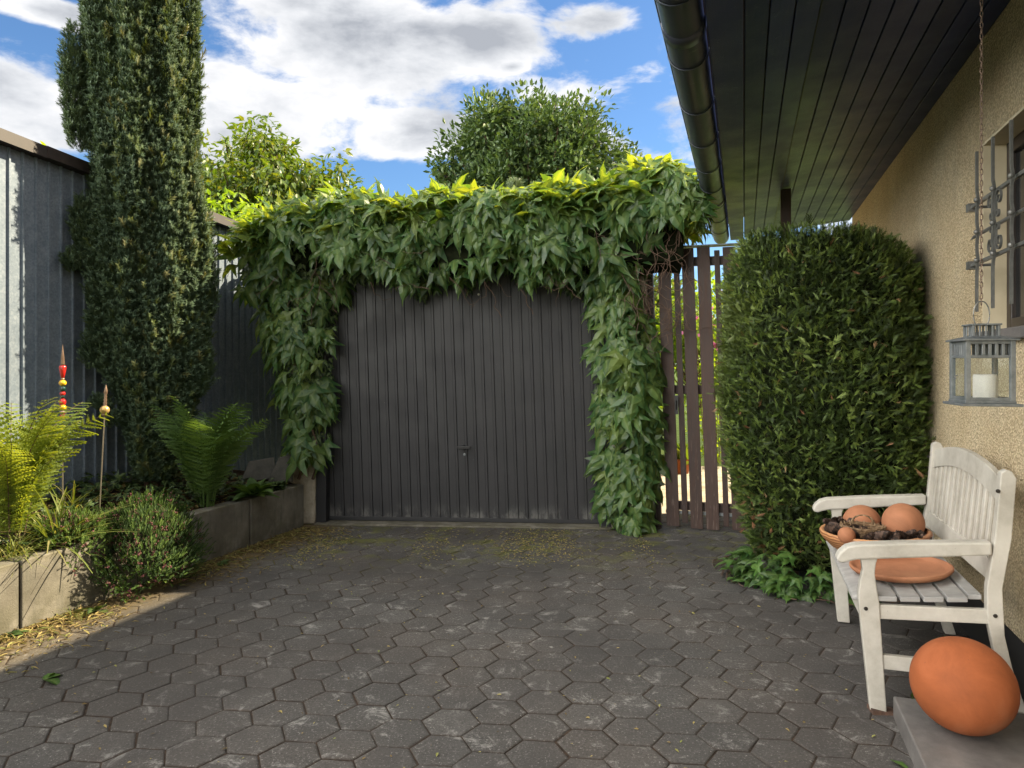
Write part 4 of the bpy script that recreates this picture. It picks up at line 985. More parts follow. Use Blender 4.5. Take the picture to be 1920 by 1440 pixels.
# ------------------------------------------------------------------ stone step
a = Acc((.8, 2.3, 0)); V = [(.565, 3.165), (1.10, 3.155), (1.10, 1.2), (.565, 1.2)]
prism(a, V[::-1], 'z', -.02, .08); o = a.build('stone_step', M['stone'], bevel=.006); o.location = HW(.8, 2.3, 0); o.rotation_euler = (0, 0, HA); tag(o, 'grey stone doorstep slab under the big orange ball', 'step')

# ------------------------------------------------------------------ lantern
lx, ly = 1.455, 2.2
lan = thing('hanging_lantern', 'square zinc candle lantern hanging on a rusty chain by the window', 'lantern', (lx, ly, 1.283), R_(-13)); lan.scale = (.86, .86, 1)
def lantern():
    h = .07; zb, zt_ = .008, .185; fr = .008
    a = Acc(); box(a, -.095, .095, -.095, .095, -.008, 0); box(a, -.08, .08, -.08, .08, 0, .008)
    a.build('base', M['zinc'], lan, bevel=.002)
    a = Acc()
    for sx in (-1, 1):
        for sy in (-1, 1): box(a, sx * h - fr, sx * h + fr, sy * h - fr, sy * h + fr, .008, .19)
    for s_ in (-1, 1):
        for (p, q) in ((.008, .018), (.138, .146), (.180, .19)):
            box(a, -h + fr, h - fr, s_ * h - .004, s_ * h + .004, p, q); box(a, s_ * h - .004, s_ * h + .004, -h + fr, h - fr, p, q)
        for k in range(5):
            c = -h + fr + (k + 1) * (2 * (h - fr)) / 6
            box(a, c - .005, c + .005, s_ * h - .0035, s_ * h + .0035, .146, .180); box(a, s_ * h - .0035, s_ * h + .0035, c - .005, c + .005, .146, .180)
    a.build('frame', M['zinc'], lan, bevel=.001)
    a = Acc(); box(a, -.088, .088, -.088, .088, .19, .195); 
    V = [(-.088, -.088, .195), (.088, -.088, .195), (.088, .088, .195), (-.088, .088, .195), (-.045, -.045, .205), (.045, -.045, .205), (.045, .045, .205), (-.045, .045, .205)]; a.add(V, BOXF)
    for sx in (-1, 1):
        for sy in (-1, 1): box(a, sx * .040 - .004, sx * .040 + .004, sy * .040 - .004, sy * .040 + .004, .205, .238)
    for s_ in (-1, 1):
        for k in range(3):
            c = -.040 + (k + 1) * .02; box(a, c - .003, c + .003, s_ * .040 - .002, s_ * .040 + .002, .205, .238); box(a, s_ * .040 - .002, s_ * .040 + .002, c - .003, c + .003, .205, .238)
    box(a, -.048, .048, -.048, .048, .238, .243); a.build('roof', M['zinc'], lan, bevel=.001)
    a = Acc(); tube(a, [(.026 * math.cos(t), 0, .272 + .042 * math.sin(t)) for t in np.linspace(-1.0, math.pi + 1.0, 26)], .0022, 6); a.build('ring', M['iron'], lan)
    a = Acc()
    for s_ in (-1, 1):
        box(a, -h + fr, h - fr, s_ * h - .0008, s_ * h + .0008, .018, .138); box(a, s_ * h - .0008, s_ * h + .0008, -h + fr, h - fr, .018, .138)
    a.build('glass', M['pane'], lan)
    a = Acc(); lathe(a, [(.0001, .009), (.037, .009), (.038, .012), (.038, .082), (.035, .088), (.030, .084), (.0001, .080)], (.012, .0, 0), 28); a.build('candle', M['wax'], lan, smooth=True)
    a = Acc(); tube(a, [(-.078, 0, .085), (-.09, -.01, .08), (-.088, -.018, .074)], .002, 5); a.build('latch', M['iron'], lan)
    # chain up to the eaves
    c = Acc(); z = .312; top = 2.90 - 1.283; k = 0; L = .022
    while z < top:
        pts = []
        for t in np.linspace(0, 2 * math.pi, 13):
            p = (.0045 * math.cos(t), (.5 * L) * math.sin(t)); pts.append((p[0], 0, z + p[1]) if k % 2 else (0, p[0], z + p[1]))
        tube(c, pts, .0014, 5, caps=False); z += L - .0045; k += 1
    c.build('chain', M['rust'], lan)
lantern()

# ------------------------------------------------------------------ yew
YC = (-2.782, 5.524)
yew = thing('yew_tree', 'tall dark columnar yew in the bed in front of the metal fence', 'tree', (YC[0], YC[1], .42))
def yew_build():
    off = (YC[0], YC[1], .42); va = math.atan2(-2.77, 5.5)       # bearing of the tree from the camera
    ex = np.array([math.cos(va), math.sin(va) * -1 * -1, 0]); ex = np.array([5.6, 2.82, 0]) / 6.27; ey = np.array([-2.82, 5.6, 0]) / 6.27
    # outline (left, right) about the trunk, metres in the broad direction
    zz = np.array([.5, .75, 1.09, 1.33, 1.58, 1.95, 2.37, 2.78, 3.19, 3.61, 4.23, 5.0, 5.6, 6.2])
    lf = np.array([.09, .16, .20, .33, .41, .42, .42, .41, .44, .47, .48, .40, .28, .08]); rt = np.array([.09, .16, .26, .35, .36, .37, .39, .31, .29, .285, .27, .25, .18, .07])
    lf = lf * .98
    dp = np.interp(zz, [.5, 1.3, 1.8, 3.9, 5.2, 6.3], [.08, .24, .31, .33, .28, .06])
    a = Acc(off); cx = (rt - lf) / 2; hw = (rt + lf) / 2
    V = []; seg = 30
    for i, z in enumerate(zz):
        for j in range(seg):
            t = 2 * math.pi * j / seg; k = .84 + .05 * float(lump(np.array(t), np.array(z), .7)); p = np.array([YC[0], YC[1], z]) + ex * (cx[i] + hw[i] * k * math.cos(t)) + ey * dp[i] * k * math.sin(t); V.append(p)
    F = [(i * seg + j, i * seg + (j + 1) % seg, (i + 1) * seg + (j + 1) % seg, (i + 1) * seg + j) for i in range(len(zz) - 1) for j in range(seg)] + [tuple(range(seg))[::-1], tuple(range((len(zz) - 1) * seg, len(zz) * seg))]
    a.add(V, F); a.build('inner_branches', M['core_yew'], yew, smooth=True)
    n = 30000; z = rng.uniform(.5, 6.2, n); z[:26000] = rng.uniform(.5, 4.25, 26000); th = rng.uniform(0, 2 * math.pi, n); back = (np.sin(th) > .35) & (rng.random(n) < .75); th[back] = -th[back]
    l, r, dpp = np.interp(z, zz, lf), np.interp(z, zz, rt), np.interp(z, zz, dp)
    strand = .10 * np.sin(9 * th + 1.5 * np.sin(1.3 * z)) + .06 * np.sin(17 * th + 2 * z)     # upright branch bundles
    k = 1.0 + .07 * lump(th, z * .8, .7) + strand * .7 - np.abs(rng.normal(0, .07, n))
    C, S = np.cos(th), np.sin(th)
    P = np.array([YC[0], YC[1], 0]) + ex * ((r - l) / 2 + (r + l) / 2 * k * C)[:, None] + ey * (dpp * k * S)[:, None]; P[:, 2] = z
    N_ = nrm(ex * C[:, None] + ey * (S * 1.4)[:, None]); D = N_ * .6 + np.array([0, 0, .95]) + rd(n, .33)
    inF = P[:, 0] > FX(P[:, 1]) + .06; keep = inF | (z > 3.0); P, D, N_, z = P[keep], D[keep], N_[keep], z[keep]; n = len(P)
    a = Acc(off); a.inst(T_YEW, P, frames(D, N_ + rd(n, .3)), rng.uniform(.045, .085, n), np.clip(rng.random(n) ** 1.5, 0, 1))
    # side branches that stick out
    for (cxx, zc, hh, rr, m, kk) in ((-.47, 2.42, .42, .07, 420, 0), (-.40, 2.25, .3, .07, 250, 0), (-.53, 2.15, .16, .09, 150, 0), (.33, 1.35, .45, .09, 350, 1), (-.535, 3.50, .80, .07, 620, 0), (-.50, 3.12, .35, .08, 300, 0), (-.35, 1.1, .10, .07, 70, 0), (.38, 2.0, .5, .07, 350, 1), (-.28, .98, .12, .06, 90, 0), (-.40, 1.5, .3, .08, 200, 0)):
        q = rng.normal(0, 1, (m, 3)); q = q / np.linalg.norm(q, axis=1)[:, None] * rng.random(m)[:, None] ** .4
        P2 = np.array([YC[0], YC[1], zc]) + ex * (cxx + q[:, 0] * rr)[:, None] + ey * (-.10 + q[:, 1] * rr)[:, None] + np.array([0, 0, 1]) * (q[:, 2] * hh / 2)[:, None]
        P2[:, 0] = np.where(P2[:, 2] < 2.9, np.maximum(P2[:, 0], FX(P2[:, 1]) + .05), P2[:, 0])
        a.inst(T_YEW, P2, frames(ex * q[:, :1] * .5 + np.array([0, -.2, .9]) + rd(m, .3), rd(m)), rng.uniform(.045, .08, m))
    a.build('crown', M['yew'], yew)
    # lighter shoots on the sun side: sunlight put into their colour
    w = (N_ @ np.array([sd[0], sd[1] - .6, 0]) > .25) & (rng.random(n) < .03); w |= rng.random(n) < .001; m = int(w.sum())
    b = Acc(off); b.inst(T_YEW, P[w] + N_[w] * .03, frames(D[w], N_[w]), rng.uniform(.06, .10, m)); b.build('sun_side_shoots', M['yew_tip'], yew)
    t = Acc(off)
    for q in range(6):
        an = q * 1.05; pts = [(YC[0] + .03 * math.cos(an) * (1 + .6 * i), YC[1] + .03 * math.sin(an) * (1 + .4 * i), .36 + .22 * i) for i in range(6)]; tube(t, pts, np.linspace(.045, .02, 6), 8)
    t.build('trunk', M['bark'], yew, smooth=True)
yew_build()

# ------------------------------------------------------------------ ferns
def fern(label, x, y, z, n, L, mat_, spread=.75, lean=(0, 0), seed=0, grp=None):
    f = thing('fern', label, 'fern', (x, y, z), 0, grp)
    r2 = np.random.default_rng(seed + 5); a = Acc(); st = Acc()
    T = simple_leaf(.12, .12, .2, 2)
    for k in range(n):
        az = 2 * math.pi * k / n + r2.normal(0, .25); l = L * r2.uniform(.65, 1.05); out = spread * r2.uniform(.35, 1.) ; N = 24; l *= 1.0
        dirh = np.array([math.cos(az), math.sin(az), 0]) * out + np.array([*lean, 0]) * .5
        pts = []; p = np.array([dirh[0] * .08, dirh[1] * .08, 0.]); tz = 1.35
        for i in range(N + 1):
            t = i / N; d = nrm(dirh * (.25 + 1.5 * t ** 1.6) + np.array([0, 0, tz * (1 - .75 * t ** 2.)])); pts.append(p.copy()); p = p + d * l / N
        pts = np.array(pts); tube(st, pts, np.linspace(.0042, .0012, N + 1), 4, .5)
        tang = nrm(np.gradient(pts, axis=0)); side = nrm(np.cross(tang, np.array([0, 0, 1.])) + 1e-4)
        tw = r2.uniform(-.6, .6); upv = np.cross(side, tang); side = nrm(side * math.cos(tw) + upv * math.sin(tw)); nor = np.cross(side, tang)
        M_ = 24; ts = np.linspace(.16, .985, M_); P = []; D = []; U = []; S = []
        for q, t in enumerate(ts):
            i = t * N; i0 = min(int(i), N - 1); fr = i - i0; c = pts[i0] * (1 - fr) + pts[i0 + 1] * fr
            pl = l * .165 * math.sin(math.pi * min(1, (.10 + .93 * (1 - t)) )) ** .75 * (1 if t < .9 else .8)
            for sg in (1, -1):
                dv = side[i0] * sg + tang[i0] * .45 + nor[i0] * -.12 + r2.normal(0, .08, 3); dv = dv / np.linalg.norm(dv)
                P.append(c); D.append(dv); U.append(nor[i0] + r2.normal(0, .18, 3)); S.append((pl * r2.uniform(.9, 1.1), pl, pl))
        m = len(P); a.inst(T_PINNA, np.array(P), frames(np.array(D), np.array(U)), np.array(S), np.full(m, r2.random()) * .6 + r2.random(m) * .4)
    a.build('fronds', mat_, f); st.build('stalks', M['twig'] if mat_ is M['fern'] else M['fern_dark'], f)
    return f
fern('large sunlit yellow-green fern at the left end of the planting bed', -2.80, 3.96, .36, 40, .92, M['fern'], .72, (.10, -.05), 1)
fern('yellow-green fern half hidden behind the largest sunlit fern', -3.0, 4.25, .40, 10, .66, M['fern'], .7, (.1, 0), 2)
fern('shaded green fern in the bed between the yew trunk and the garage pier', -2.26, 5.22, .36, 34, .84, M['fern_dark'], .85, (.12, .1), 3)

# ------------------------------------------------------------------ heather
def heather(label, x, y, z, rx, ry, rz, n, seed, fl=.10, drop=.0, bright=0.):
    h = thing('heather_shrub', label, 'shrub', (x, y, z)); r2 = np.random.default_rng(seed)
    off = (x, y, z)
    q = r2.normal(0, 1, (n, 3)); q /= np.linalg.norm(q, axis=1)[:, None]; q[:, 2] = np.where(q[:, 2] < -.55, -q[:, 2], q[:, 2])
    k = r2.uniform(.60, 1.0, n) + .12 * np.sin(6 * q[:, 0] + 5 * q[:, 2] + seed) + .09 * np.sin(13 * q[:, 0] - 9 * q[:, 1] + 7 * q[:, 2]); P = q * k[:, None] * np.array([rx, ry, rz]) + np.array([x, y, z])
    P[:, 2] = np.maximum(P[:, 2], .02); ins = (P[:, 0] < wallX(P[:, 1]) - .0) & (P[:, 2] < .36); P[ins, 2] = .37 + r2.random(ins.sum()) * .05
    D = q * .9 + np.array([0, 0, .9]) + r2.normal(0, .35, (n, 3))
    a = Acc(off); a.inst(T_HEATH, P, frames(D, r2.normal(0, 1, (n, 3))), r2.uniform(.028, .06, n), np.clip(r2.random(n) ** (.6 if bright else 1.6) + .25 * bright, 0, 1)); a.build('shoots', M['heather'], h)
    m = int(n * fl); ix = r2.integers(0, n, m * 5)[: m]; cl = P[ix] + q[ix] * .02
    cl = np.repeat(cl, 5, 0) + r2.normal(0, .008, (m * 5, 3)); b = Acc(off); b.inst(T_BLOB, cl, frames(r2.normal(0, 1, (m * 5, 3)), r2.normal(0, 1, (m * 5, 3))), r2.uniform(.0045, .008, m * 5)); b.build('flowers', M['heath_fl'], h)
    c = Acc(off)
    for i in range(60):
        d = r2.normal(0, 1, 3); d[2] = abs(d[2]) * .5; d /= np.linalg.norm(d); b0 = np.array([x - .05, y, .38]); e = np.array([x, y, z]) + d * np.array([rx, ry, rz]) * .85; e[2] = max(e[2], .03)
        mid = (b0 + e) / 2 + np.array([.0, 0, .12]); tube(c, [b0, mid, e], [.005, .0035, .002], 4)
    c.build('stems', M['twig'], h)
heather('dense dark heather dotted with pink flowers hanging over the concrete wall', -2.33, 4.50, .20, .31, .37, .33, 6400, 3, .07)
heather('sunlit left side of the heather, coloured brighter, beside the sunlit fern', -2.60, 4.16, .34, .18, .20, .18, 1900, 7, .09, bright=.3)  # lit side of one heather mound, its sunlight put into the shoot colours

# grasses in the bed and litter
def tuft(label, x, y, z, n, L, seed, m='grass', name='grass_tuft', cat='grass', spread=.5):
    g = np.random.default_rng(seed); a = Acc((x, y, z)); P = np.array([x, y, z]) + g.normal(0, .04, (n, 3)) * np.array([1, 1, 0]); D = g.normal(0, spread, (n, 3)) + np.array([.1, -.1, .9]); D[:, 2] = np.abs(D[:, 2]); U = -D * np.array([1, 1, 0]) + np.array([0, 0, .6])
    S = g.uniform(.5, 1., n)[:, None] * np.array([L * .6, L, L]); a.inst(T_BLADE, P, frames(D, U), S); o = a.build(name, M[m]); o.location = (x, y, z); tag(o, label, cat); return o
tuft('arching pale grass tuft between the sunlit fern and the heather', -2.62, 4.08, .36, 90, .42, 1)
tuft('thin grass tuft in front of the base beam of the fence', -2.95, 4.75, .40, 40, .40, 2)
tuft('dry straw coloured grass at the foot of the sunlit fern', -2.70, 3.84, .36, 120, .22, 3, spread=.9)
tuft('little sprouting weed in the sunlit joint below the retaining wall', -2.42, 3.92, .0, 60, .09, 4, spread=.8)
tuft('small grass seedling standing between two pavers near the front', 1.02, 2.34, .0, 30, .05, 8, spread=.8)

def leafy(name, label, x, y, z, n, L, seed, m, cat='plant', T=T_LEAF, rise=.5, wide=1.):
    g = np.random.default_rng(seed); a = Acc((x, y, z)); az = g.uniform(0, 6.283, n); D = np.stack([np.cos(az), np.sin(az), g.uniform(.1, rise, n)], 1)
    P = np.array([x, y, z]) + D * np.array([1, 1, .6]) * (L * .25 * g.random(n))[:, None]; U = np.tile([0, 0, 1.], (n, 1)) + g.normal(0, .2, (n, 3)); S = (L * g.uniform(.6, 1., n))[:, None] * np.array([wide, 1, 1]); a.inst(T, P, frames(D, U), S); o = a.build(name, M[m]); o.location = (x, y, z); return tag(o, label, cat)
leafy('leafy_plant', 'low plant with long narrow leaves between fern and garage pier', -2.02, 5.55, .38, 40, .20, 5, 'fern_dark', rise=1.1)
leafy('leafy_weed', 'flat green weed growing where the sunlit wall meets the paving at the frame edge', -2.62, 3.65, .0, 14, .10, 6, 'ivy_ground')
leafy('leafy_weed', 'broad-leaved weed at the wall foot below the bright heather', -2.36, 4.05, .0, 7, .12, 9, 'ivy', rise=.9)
leafy('leafy_weed', 'small green weed at the foot of the wall right of the heather', -2.05, 4.98, .0, 12, .08, 10, 'ivy_ground')
leafy('fallen_leaf', 'fresh green fallen leaf lying alone on the paving near the sunlit strip', -2.07, 3.14, .008, 4, .08, 12, 'ivy_ground', cat='leaf', rise=.2, wide=1.6)
leafy('fallen_leaf', 'dark green leaf lying on the paving by the stone step', 1.33, 2.50, .008, 2, .07, 13, 'ivy_ground', cat='leaf', rise=.15, wide=1.3)
# moss-like weed behind the big ball
a = Acc(); g = np.random.default_rng(21); n = 420; P = g.normal(0, 1, (n, 3)); P = P / np.linalg.norm(P, axis=1)[:, None] * g.uniform(.5, 1, n)[:, None] * np.array([.13, .09, .10]); P[:, 2] = np.abs(P[:, 2]) * 1.0
a.inst(T_LEAF2, P, frames(g.normal(0, 1, (n, 3)) + np.array([0, 0, .6]), g.normal(0, 1, (n, 3))), g.uniform(.012, .024, n))
for i in range(18): tube(a, [(0, 0, 0), tuple(P[i * 5] * .5 + np.array([0, 0, .03])), tuple(P[i * 5])], .0012, 4, .3)
o = a.build('creeping_weed', M['ivy_ground']); o.location = HW(.78, 3.27, .0); o.scale = (1.1, 1.0, 2.7); tag(o, 'fine leaved green weed under the bench behind the big orange ball', 'weed')

def litter():
    n = 5600; y = rng.uniform(3.2, 6.1, n); d = np.abs(rng.exponential(.12, n)); x = wallX(y) + .02 + d; keep = (np.sin(y * 7) + np.sin(y * 2.3 + 1) + rng.normal(0, .6, n) > -.6) & (d < .6); x, y = x[keep], y[keep]; n = len(x)
    P = np.stack([x, y, rng.uniform(.004, .014, n)], 1); D = rd(n) * np.array([1, 1, .12]); a = Acc(); S = rng.uniform(.012, .055, n)[:, None] * np.stack([rng.uniform(.12, .55, n), np.ones(n), np.ones(n)], 1)
    a.inst(T_LEAF2, P, frames(D, np.tile([0, 0, 1.], (n, 1)) + rd(n, .25)), S)
    # moss and clippings in front of the garage door
    n = 6000; x = rng.uniform(-1.6, 1.1, n); y = 5.55 + .3 * rng.normal(0, 1, n) ; k = (np.sin(3.1 * x + 1) + np.sin(7.3 * x) + rng.normal(0, .7, n) > .3) & (y < 6.05) & (y > 4.9); x, y = x[k], y[k]; n = len(x)
    P = np.stack([x, y, rng.uniform(.002, .008, n)], 1); a.inst(T_LEAF2, P, frames(rd(n) * np.array([1, 1, .1]), np.tile([0, 0, 1.], (n, 1)) + rd(n, .2)), rng.uniform(.008, .022, n)[:, None] * np.ones(3), rng.uniform(.5, 1., n))
    n = 420; x = rng.uniform(-2, 1.6, n); y = rng.uniform(2., 5.5, n); P = np.stack([x, y, np.full(n, .006)], 1); a.inst(T_LEAF2, P, frames(rd(n) * np.array([1, 1, .1]), np.tile([0, 0, 1.], (n, 1)) + rd(n, .2)), rng.uniform(.006, .02, n)[:, None] * np.ones(3))
    tag(a.build('leaf_litter', M['litter']), 'dry leaves, clippings and moss strewn along the wall and door', 'litter', kind='stuff')
    # litter on the soil bed
    n = 1500; y = rng.uniform(3.3, 6.2, n); k = rng.random(n); x = (wallX(y) - .1) * (1 - k) + FX(y) * k; P = np.stack([x, y, .36 + .13 * k + .01], 1); b = Acc(); b.inst(T_LEAF2, P, frames(rd(n) * np.array([1, 1, .2]), np.tile([0, 0, 1.], (n, 1)) + rd(n, .4)), rng.uniform(.015, .06, n)[:, None] * np.ones(3), rng.random(n) * .7)
    tag(b.build('bed_litter', M['litter']), 'dead leaves covering the soil of the planting bed', 'litter', kind='stuff')
litter()

n = 1500; g = np.random.default_rng(77); y = g.uniform(3.4, 6.2, n); k = g.random(n); keep = (np.sin(5 * y) + np.sin(11 * y + 6 * k) + g.normal(0, .6, n)) > -.1; y, k = y[keep], k[keep]; n = len(y)
x = (wallX(y) - .1) * (1 - k) + FX(y) * k; a = Acc(); a.inst(T_CREEP, np.stack([x, y, .375 + .13 * k + .09 * g.random(n)], 1), frames(g.normal(0, 1, (n, 3)) * np.array([1, 1, .35]), np.tile([0, 0, 1.], (n, 1)) + g.normal(0, .35, (n, 3))), g.uniform(.03, .075, n))
tag(a.build('ground_cover', M['ivy']), 'small dark leaves of ivy and weeds covering the bed soil', 'ground cover', kind='stuff')
# leaning stones at the back of the bed
for i, (x, y, w, h, rz_, tilt) in enumerate(((-2.18, 6.12, .30, .22, .3, -.5), (-1.98, 6.05, .24, .26, -.4, -.35))):
    a = Acc(); prism(a, [(-w / 2, 0), (w / 2, .02), (w / 2 - .03, h), (-w / 2 + .06, h * .85)], 'y', -.02, .02); o = a.build('stone_slab', M['stone_dark'], bevel=.008); o.location = (x, y, .39); o.rotation_euler = (tilt, 0, rz_)
    tag(o, ('flat stone slab leaning against the fence side of the garage corner', 'flat stone slab propped beside the creeper covered pier')[i], 'stone')
# ground cover ivy in the dark corner
leafy('bed_ivy', 'dark small ivy creeping over the soil at the garage corner', -1.98, 5.9, .38, 150, .09, 31, 'ivy', cat='ivy', T=T_CREEP, rise=.9)

# ------------------------------------------------------------------ glass stakes
def stake(label, x, y, beads, zb, tip, lean):
    s = thing('garden_stake', label, 'garden stake', (x, y, .38)); s.rotation_euler = (0, lean, 0)
    a = Acc(); tube(a, [(0, 0, -.05), (0, 0, tip - .38 - .04)], .004, 6); a.build('rod', M['rod'], s)
    for (m, prof, z) in beads:
        a = Acc(); lathe(a, [(p * .84, q) for p, q in prof], (0, 0, z - .38), 20); a.build('bead', M[m], s, smooth=True)
def el(r, h, n=10): return [(max(.0005, r * math.sin(math.pi * i / n)), -h * math.cos(math.pi * i / n)) for i in range(n + 1)]
stake('tall garden stake of red, yellow and dark glass beads before the fence', -2.893, 4.57,
      [('glass_yel', el(.025, .018), .975), ('glass_cl', el(.018, .012), 1.006), ('glass_dk', el(.018, .016), 1.025), ('glass_red', el(.022, .025), 1.062), ('glass_cl', el(.022, .012), 1.095), ('glass_yel', el(.026, .018), 1.125), ('glass_red', el(.024, .024), 1.160),
       ('glass_dk', el(.017, .014), 1.195), ('glass_red', el(.020, .016), 1.215), ('glass_dk', el(.023, .022), 1.245), ('glass_yel', el(.027, .020), 1.283), ('copper', el(.014, .010), 1.308),
       ('glass_red', [(.001, -.04), (.012, -.036), (.020, 0), (.026, .03), (.022, .042), (.001, .044)], 1.352), ('copper', [(.001, 0), (.017, .002), (.012, .012), (.016, .022), (.012, .034), (.014, .04), (.008, .08), (.003, .12), (.0005, .135)], 1.396)], 0, 1.45, 0)
stake('slender garden stake topped by a gold crackle glass globe', -2.62, 4.50,
      [('gold', el(.034, .028), 1.115), ('copper', [(.001, -.045), (.012, -.04), (.02, -.03), (.012, -.02)], 1.115), ('copper', [(.014, .0), (.010, .01), (.014, .02), (.009, .03), (.013, .04), (.008, .05), (.012, .06), (.007, .07), (.014, .085), (.012, .10), (.006, .12), (.001, .135)], 1.140)], 0, 1.15, R_(3.0))

# ------------------------------------------------------------------ trees behind
def tree(name, label, cat, cx, cy, zc, rx, ry, rz, mat_, n, ls, seed, clumps=70, T=T_LEAF2, droop=-.3, tr=.16, spikes=0, zmin=None, cs=.34):
    g = np.random.default_rng(seed); t = thing(name, label, cat, (cx, cy, 0)); off = (cx, cy, 0)
    tk = Acc(off); tube(tk, [(cx, cy, -.05), (cx + .05, cy, zc * .5), (cx, cy, zc)], [tr, tr * .75, tr * .45], 10)
    cl = []
    for k in range(clumps):
        q = g.normal(0, 1, 3); q /= np.linalg.norm(q); q[2] = abs(q[2]) if g.random() < .75 else q[2]
        rr = g.uniform(.55, .95) if g.random() < .7 else g.uniform(.2, .6); c = np.array([cx, cy, zc]) + q * rr * np.array([rx, ry, rz]); cl.append((c, q, g.uniform(.7, 1.25)))
    a = Acc(off)
    for (c, q, k) in cl:
        st = np.array([cx, cy, max(zc * .55, zc - rz * .7)]); mid = (st + c) / 2 + np.array([0, 0, -.1 * rz]); tube(tk, [st, mid, c], [tr * .35, tr * .2, tr * .07], 5)
        m = int(n / clumps * k); ax = nrm(q * .7 + np.array([0, 0, .7])); p = g.normal(0, 1, (m, 3)); p /= np.linalg.norm(p, axis=1)[:, None]; p *= g.random(m)[:, None] ** .45 * cs * k * min(rx, rz) * .8
        p += ax * (p @ ax)[:, None] * .55; P = c + p; D = p * .6 / cs + g.normal(0, .5, (m, 3)) + np.array([0, 0, droop]); a.inst(T, P, frames(D, np.array([0, 0, 1.]) + g.normal(0, .5, (m, 3))), g.uniform(.7, 1.2, m) * ls, np.clip(g.random(m) * .8 + .2 * g.random(), 0, 1))
    for k in range(spikes):
        an = g.uniform(math.pi, 2 * math.pi) if g.random() < .6 else g.uniform(0, 6.28); e = g.uniform(.15, 1.3); q = np.array([math.cos(an) * math.cos(e), math.sin(an) * math.cos(e), math.sin(e)]); b0 = np.array([cx, cy, zc]) + q * .85 * np.array([rx, ry, rz]); d = nrm(q * .6 + np.array([0, 0, .8]) + g.normal(0, .15, 3)); l = g.uniform(.3, .75) * rx * .35
        tube(tk, [b0, b0 + d * l], [.015, .005], 4); m = int(14 + 30 * l); tt = g.random(m); P = b0 + d * (l * tt)[:, None] + g.normal(0, .045 * rx / 2, (m, 3)); a.inst(T, P, frames(g.normal(0, .7, (m, 3)) + np.array([0, 0, droop]), np.array([0, 0, 1.]) + g.normal(0, .4, (m, 3))), g.uniform(.7, 1.1, m) * ls)
    a.build('crown', mat_, t); tk.build('trunk', M['bark'], t); return t
tree('cherry_tree', 'yellow-green leafy tree rising behind the fence beside the yew', 'tree', -4.55, 13, 3.75, 1.75, 1.5, 1.6, M['tree_a'], 26000, .13, 3, 120, T_LEAF, -.75, spikes=26)
tree('broad_tree', 'large round dark green tree behind the garage against the sky', 'tree', .55, 16.5, 4.85, 2.55, 2.1, 2.6, M['tree_b'], 66000, .125, 8, 330, T_LEAF2, .0, tr=.20, spikes=26, cs=.21)
tree('garden_bush', 'yellow-green sunlit bush showing over the fence just right of the yew', 'bush', -3.55, 8.6, 2.6, .85, .6, .75, M['bush'], 2600, .09, 4, 34, T_LEAF, -.2, tr=.04)
tree('garden_bush', 'light green sprigs peeping over the fence left of the yew', 'bush', -4.55, 6.55, 2.80, .50, .3, .50, M['bush'], 420, .09, 6, 16, T_LEAF, .2, tr=.03)
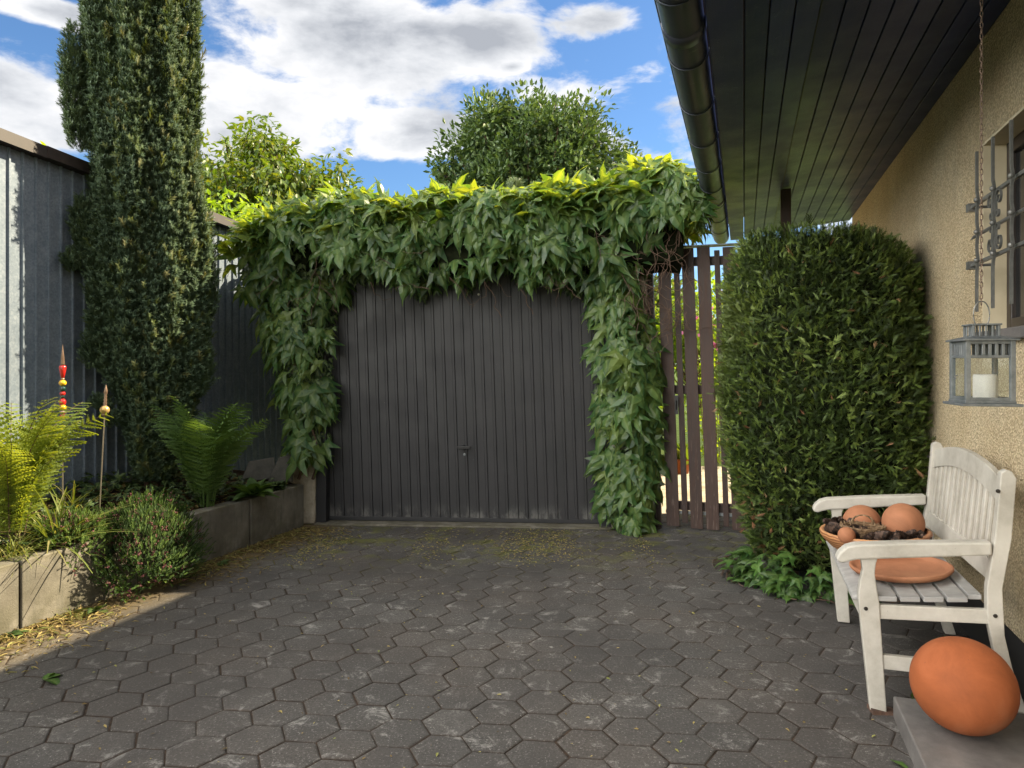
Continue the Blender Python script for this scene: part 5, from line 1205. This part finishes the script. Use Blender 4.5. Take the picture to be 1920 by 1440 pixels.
for i, (x, z, lb) in enumerate(((.02, 4.05, 'pale green conifer tip above the creeper, leftmost of the small row'), (.36, 3.98, 'second small conifer tip from the left above the creeper'), (.72, 4.05, 'reddish green conifer tip, third in the small row above the creeper'), (1.12, 4.1, 'bright conifer tip, rightmost of the small row above the creeper'))):
    t = thing('dwarf_conifer', lb, 'conifer', (x, 10.6, 0), 0, 'small conifers behind the garage'); g = np.random.default_rng(40 + i); n = 900; h = z * g.random(n) ** .6; r = .20 * (1.15 - h / z) + .02; an = g.uniform(0, 6.28, n)
    P = np.stack([r * np.cos(an), r * np.sin(an), h], 1); a = Acc(); a.inst(T_THU, P, frames(P * np.array([1, 1, 0]) + np.array([0, 0, .5]) + g.normal(0, .1, (n, 3)), g.normal(0, 1, (n, 3))), g.uniform(.12, .2, n), g.random(n) * (.5 if i != 2 else 1.)); a.build('foliage', M['conif'], t)
    a = Acc(); tube(a, [(0, 0, -.05), (0, 0, z * .9)], [.05, .02], 6); a.build('trunk', M['bark'], t)
# garden behind the gate
tree('garden_shrub', 'sunlit yellow-green shrub seen through the gate slats', 'shrub', 3.0, 11.6, 1.6, .95, .6, 1.25, M['bush'], 3600, .11, 12, 50, T_LEAF2, .0, tr=.05)
tree('garden_shrub', 'tall green shrub behind the gate beside the house corner', 'shrub', 2.45, 12.6, 1.9, .8, .6, 1.5, M['tree_a'], 3000, .12, 14, 50, T_LEAF2, .0, tr=.05)
ph = thing('flowering_plant', 'pink flowering plant glimpsed past the gate next to the hedge', 'flower', (2.80, 9.9, 0)); g = np.random.default_rng(50)
a = Acc(); n = 500; P = np.stack([g.normal(0, .22, n), g.normal(0, .12, n), g.uniform(.1, 2.2, n)], 1); a.inst(T_LEAF2, P, frames(g.normal(0, 1, (n, 3)), g.normal(0, 1, (n, 3)) + np.array([0, 0, 1])), .10 * np.ones(n)); a.build('leaves', M['bush'], ph)
a = Acc(); n = 36; P = np.stack([g.normal(0, .2, n), g.normal(-.05, .1, n), g.uniform(1.55, 2.2, n)], 1); a.inst(T_BLOB, P, frames(g.normal(0, 1, (n, 3)), g.normal(0, 1, (n, 3))), .035 * np.ones(n)); a.build('blossoms', M['pink'], ph)
a = Acc()
for i in range(10): tube(a, [(.02 * i - .1, 0, -.05), (.05 * i - .25, -.03, 2.0)], .006, 4)
a.build('stems', M['twig'], ph)
pot = thing('plant_pot', 'small terracotta pot standing on the path behind the gate', 'pot', (2.20, 9.2, -.004))
a = Acc(); lathe(a, [(.001, 0), (.085, 0), (.11, .15), (.125, .15), (.125, .19), (.11, .19), (.10, .15), (.001, .14)], seg=24); a.build('vessel', M['terra_or'], pot, smooth=True)
a = Acc(); n = 60; a.inst(T_LEAF, np.tile([0, 0, .15], (n, 1)) + g.normal(0, .03, (n, 3)), frames(g.normal(0, .6, (n, 3)) + np.array([0, 0, 1]), g.normal(0, 1, (n, 3))), g.uniform(.12, .3, n)); a.build('leaves', M['tree_a'], pot)
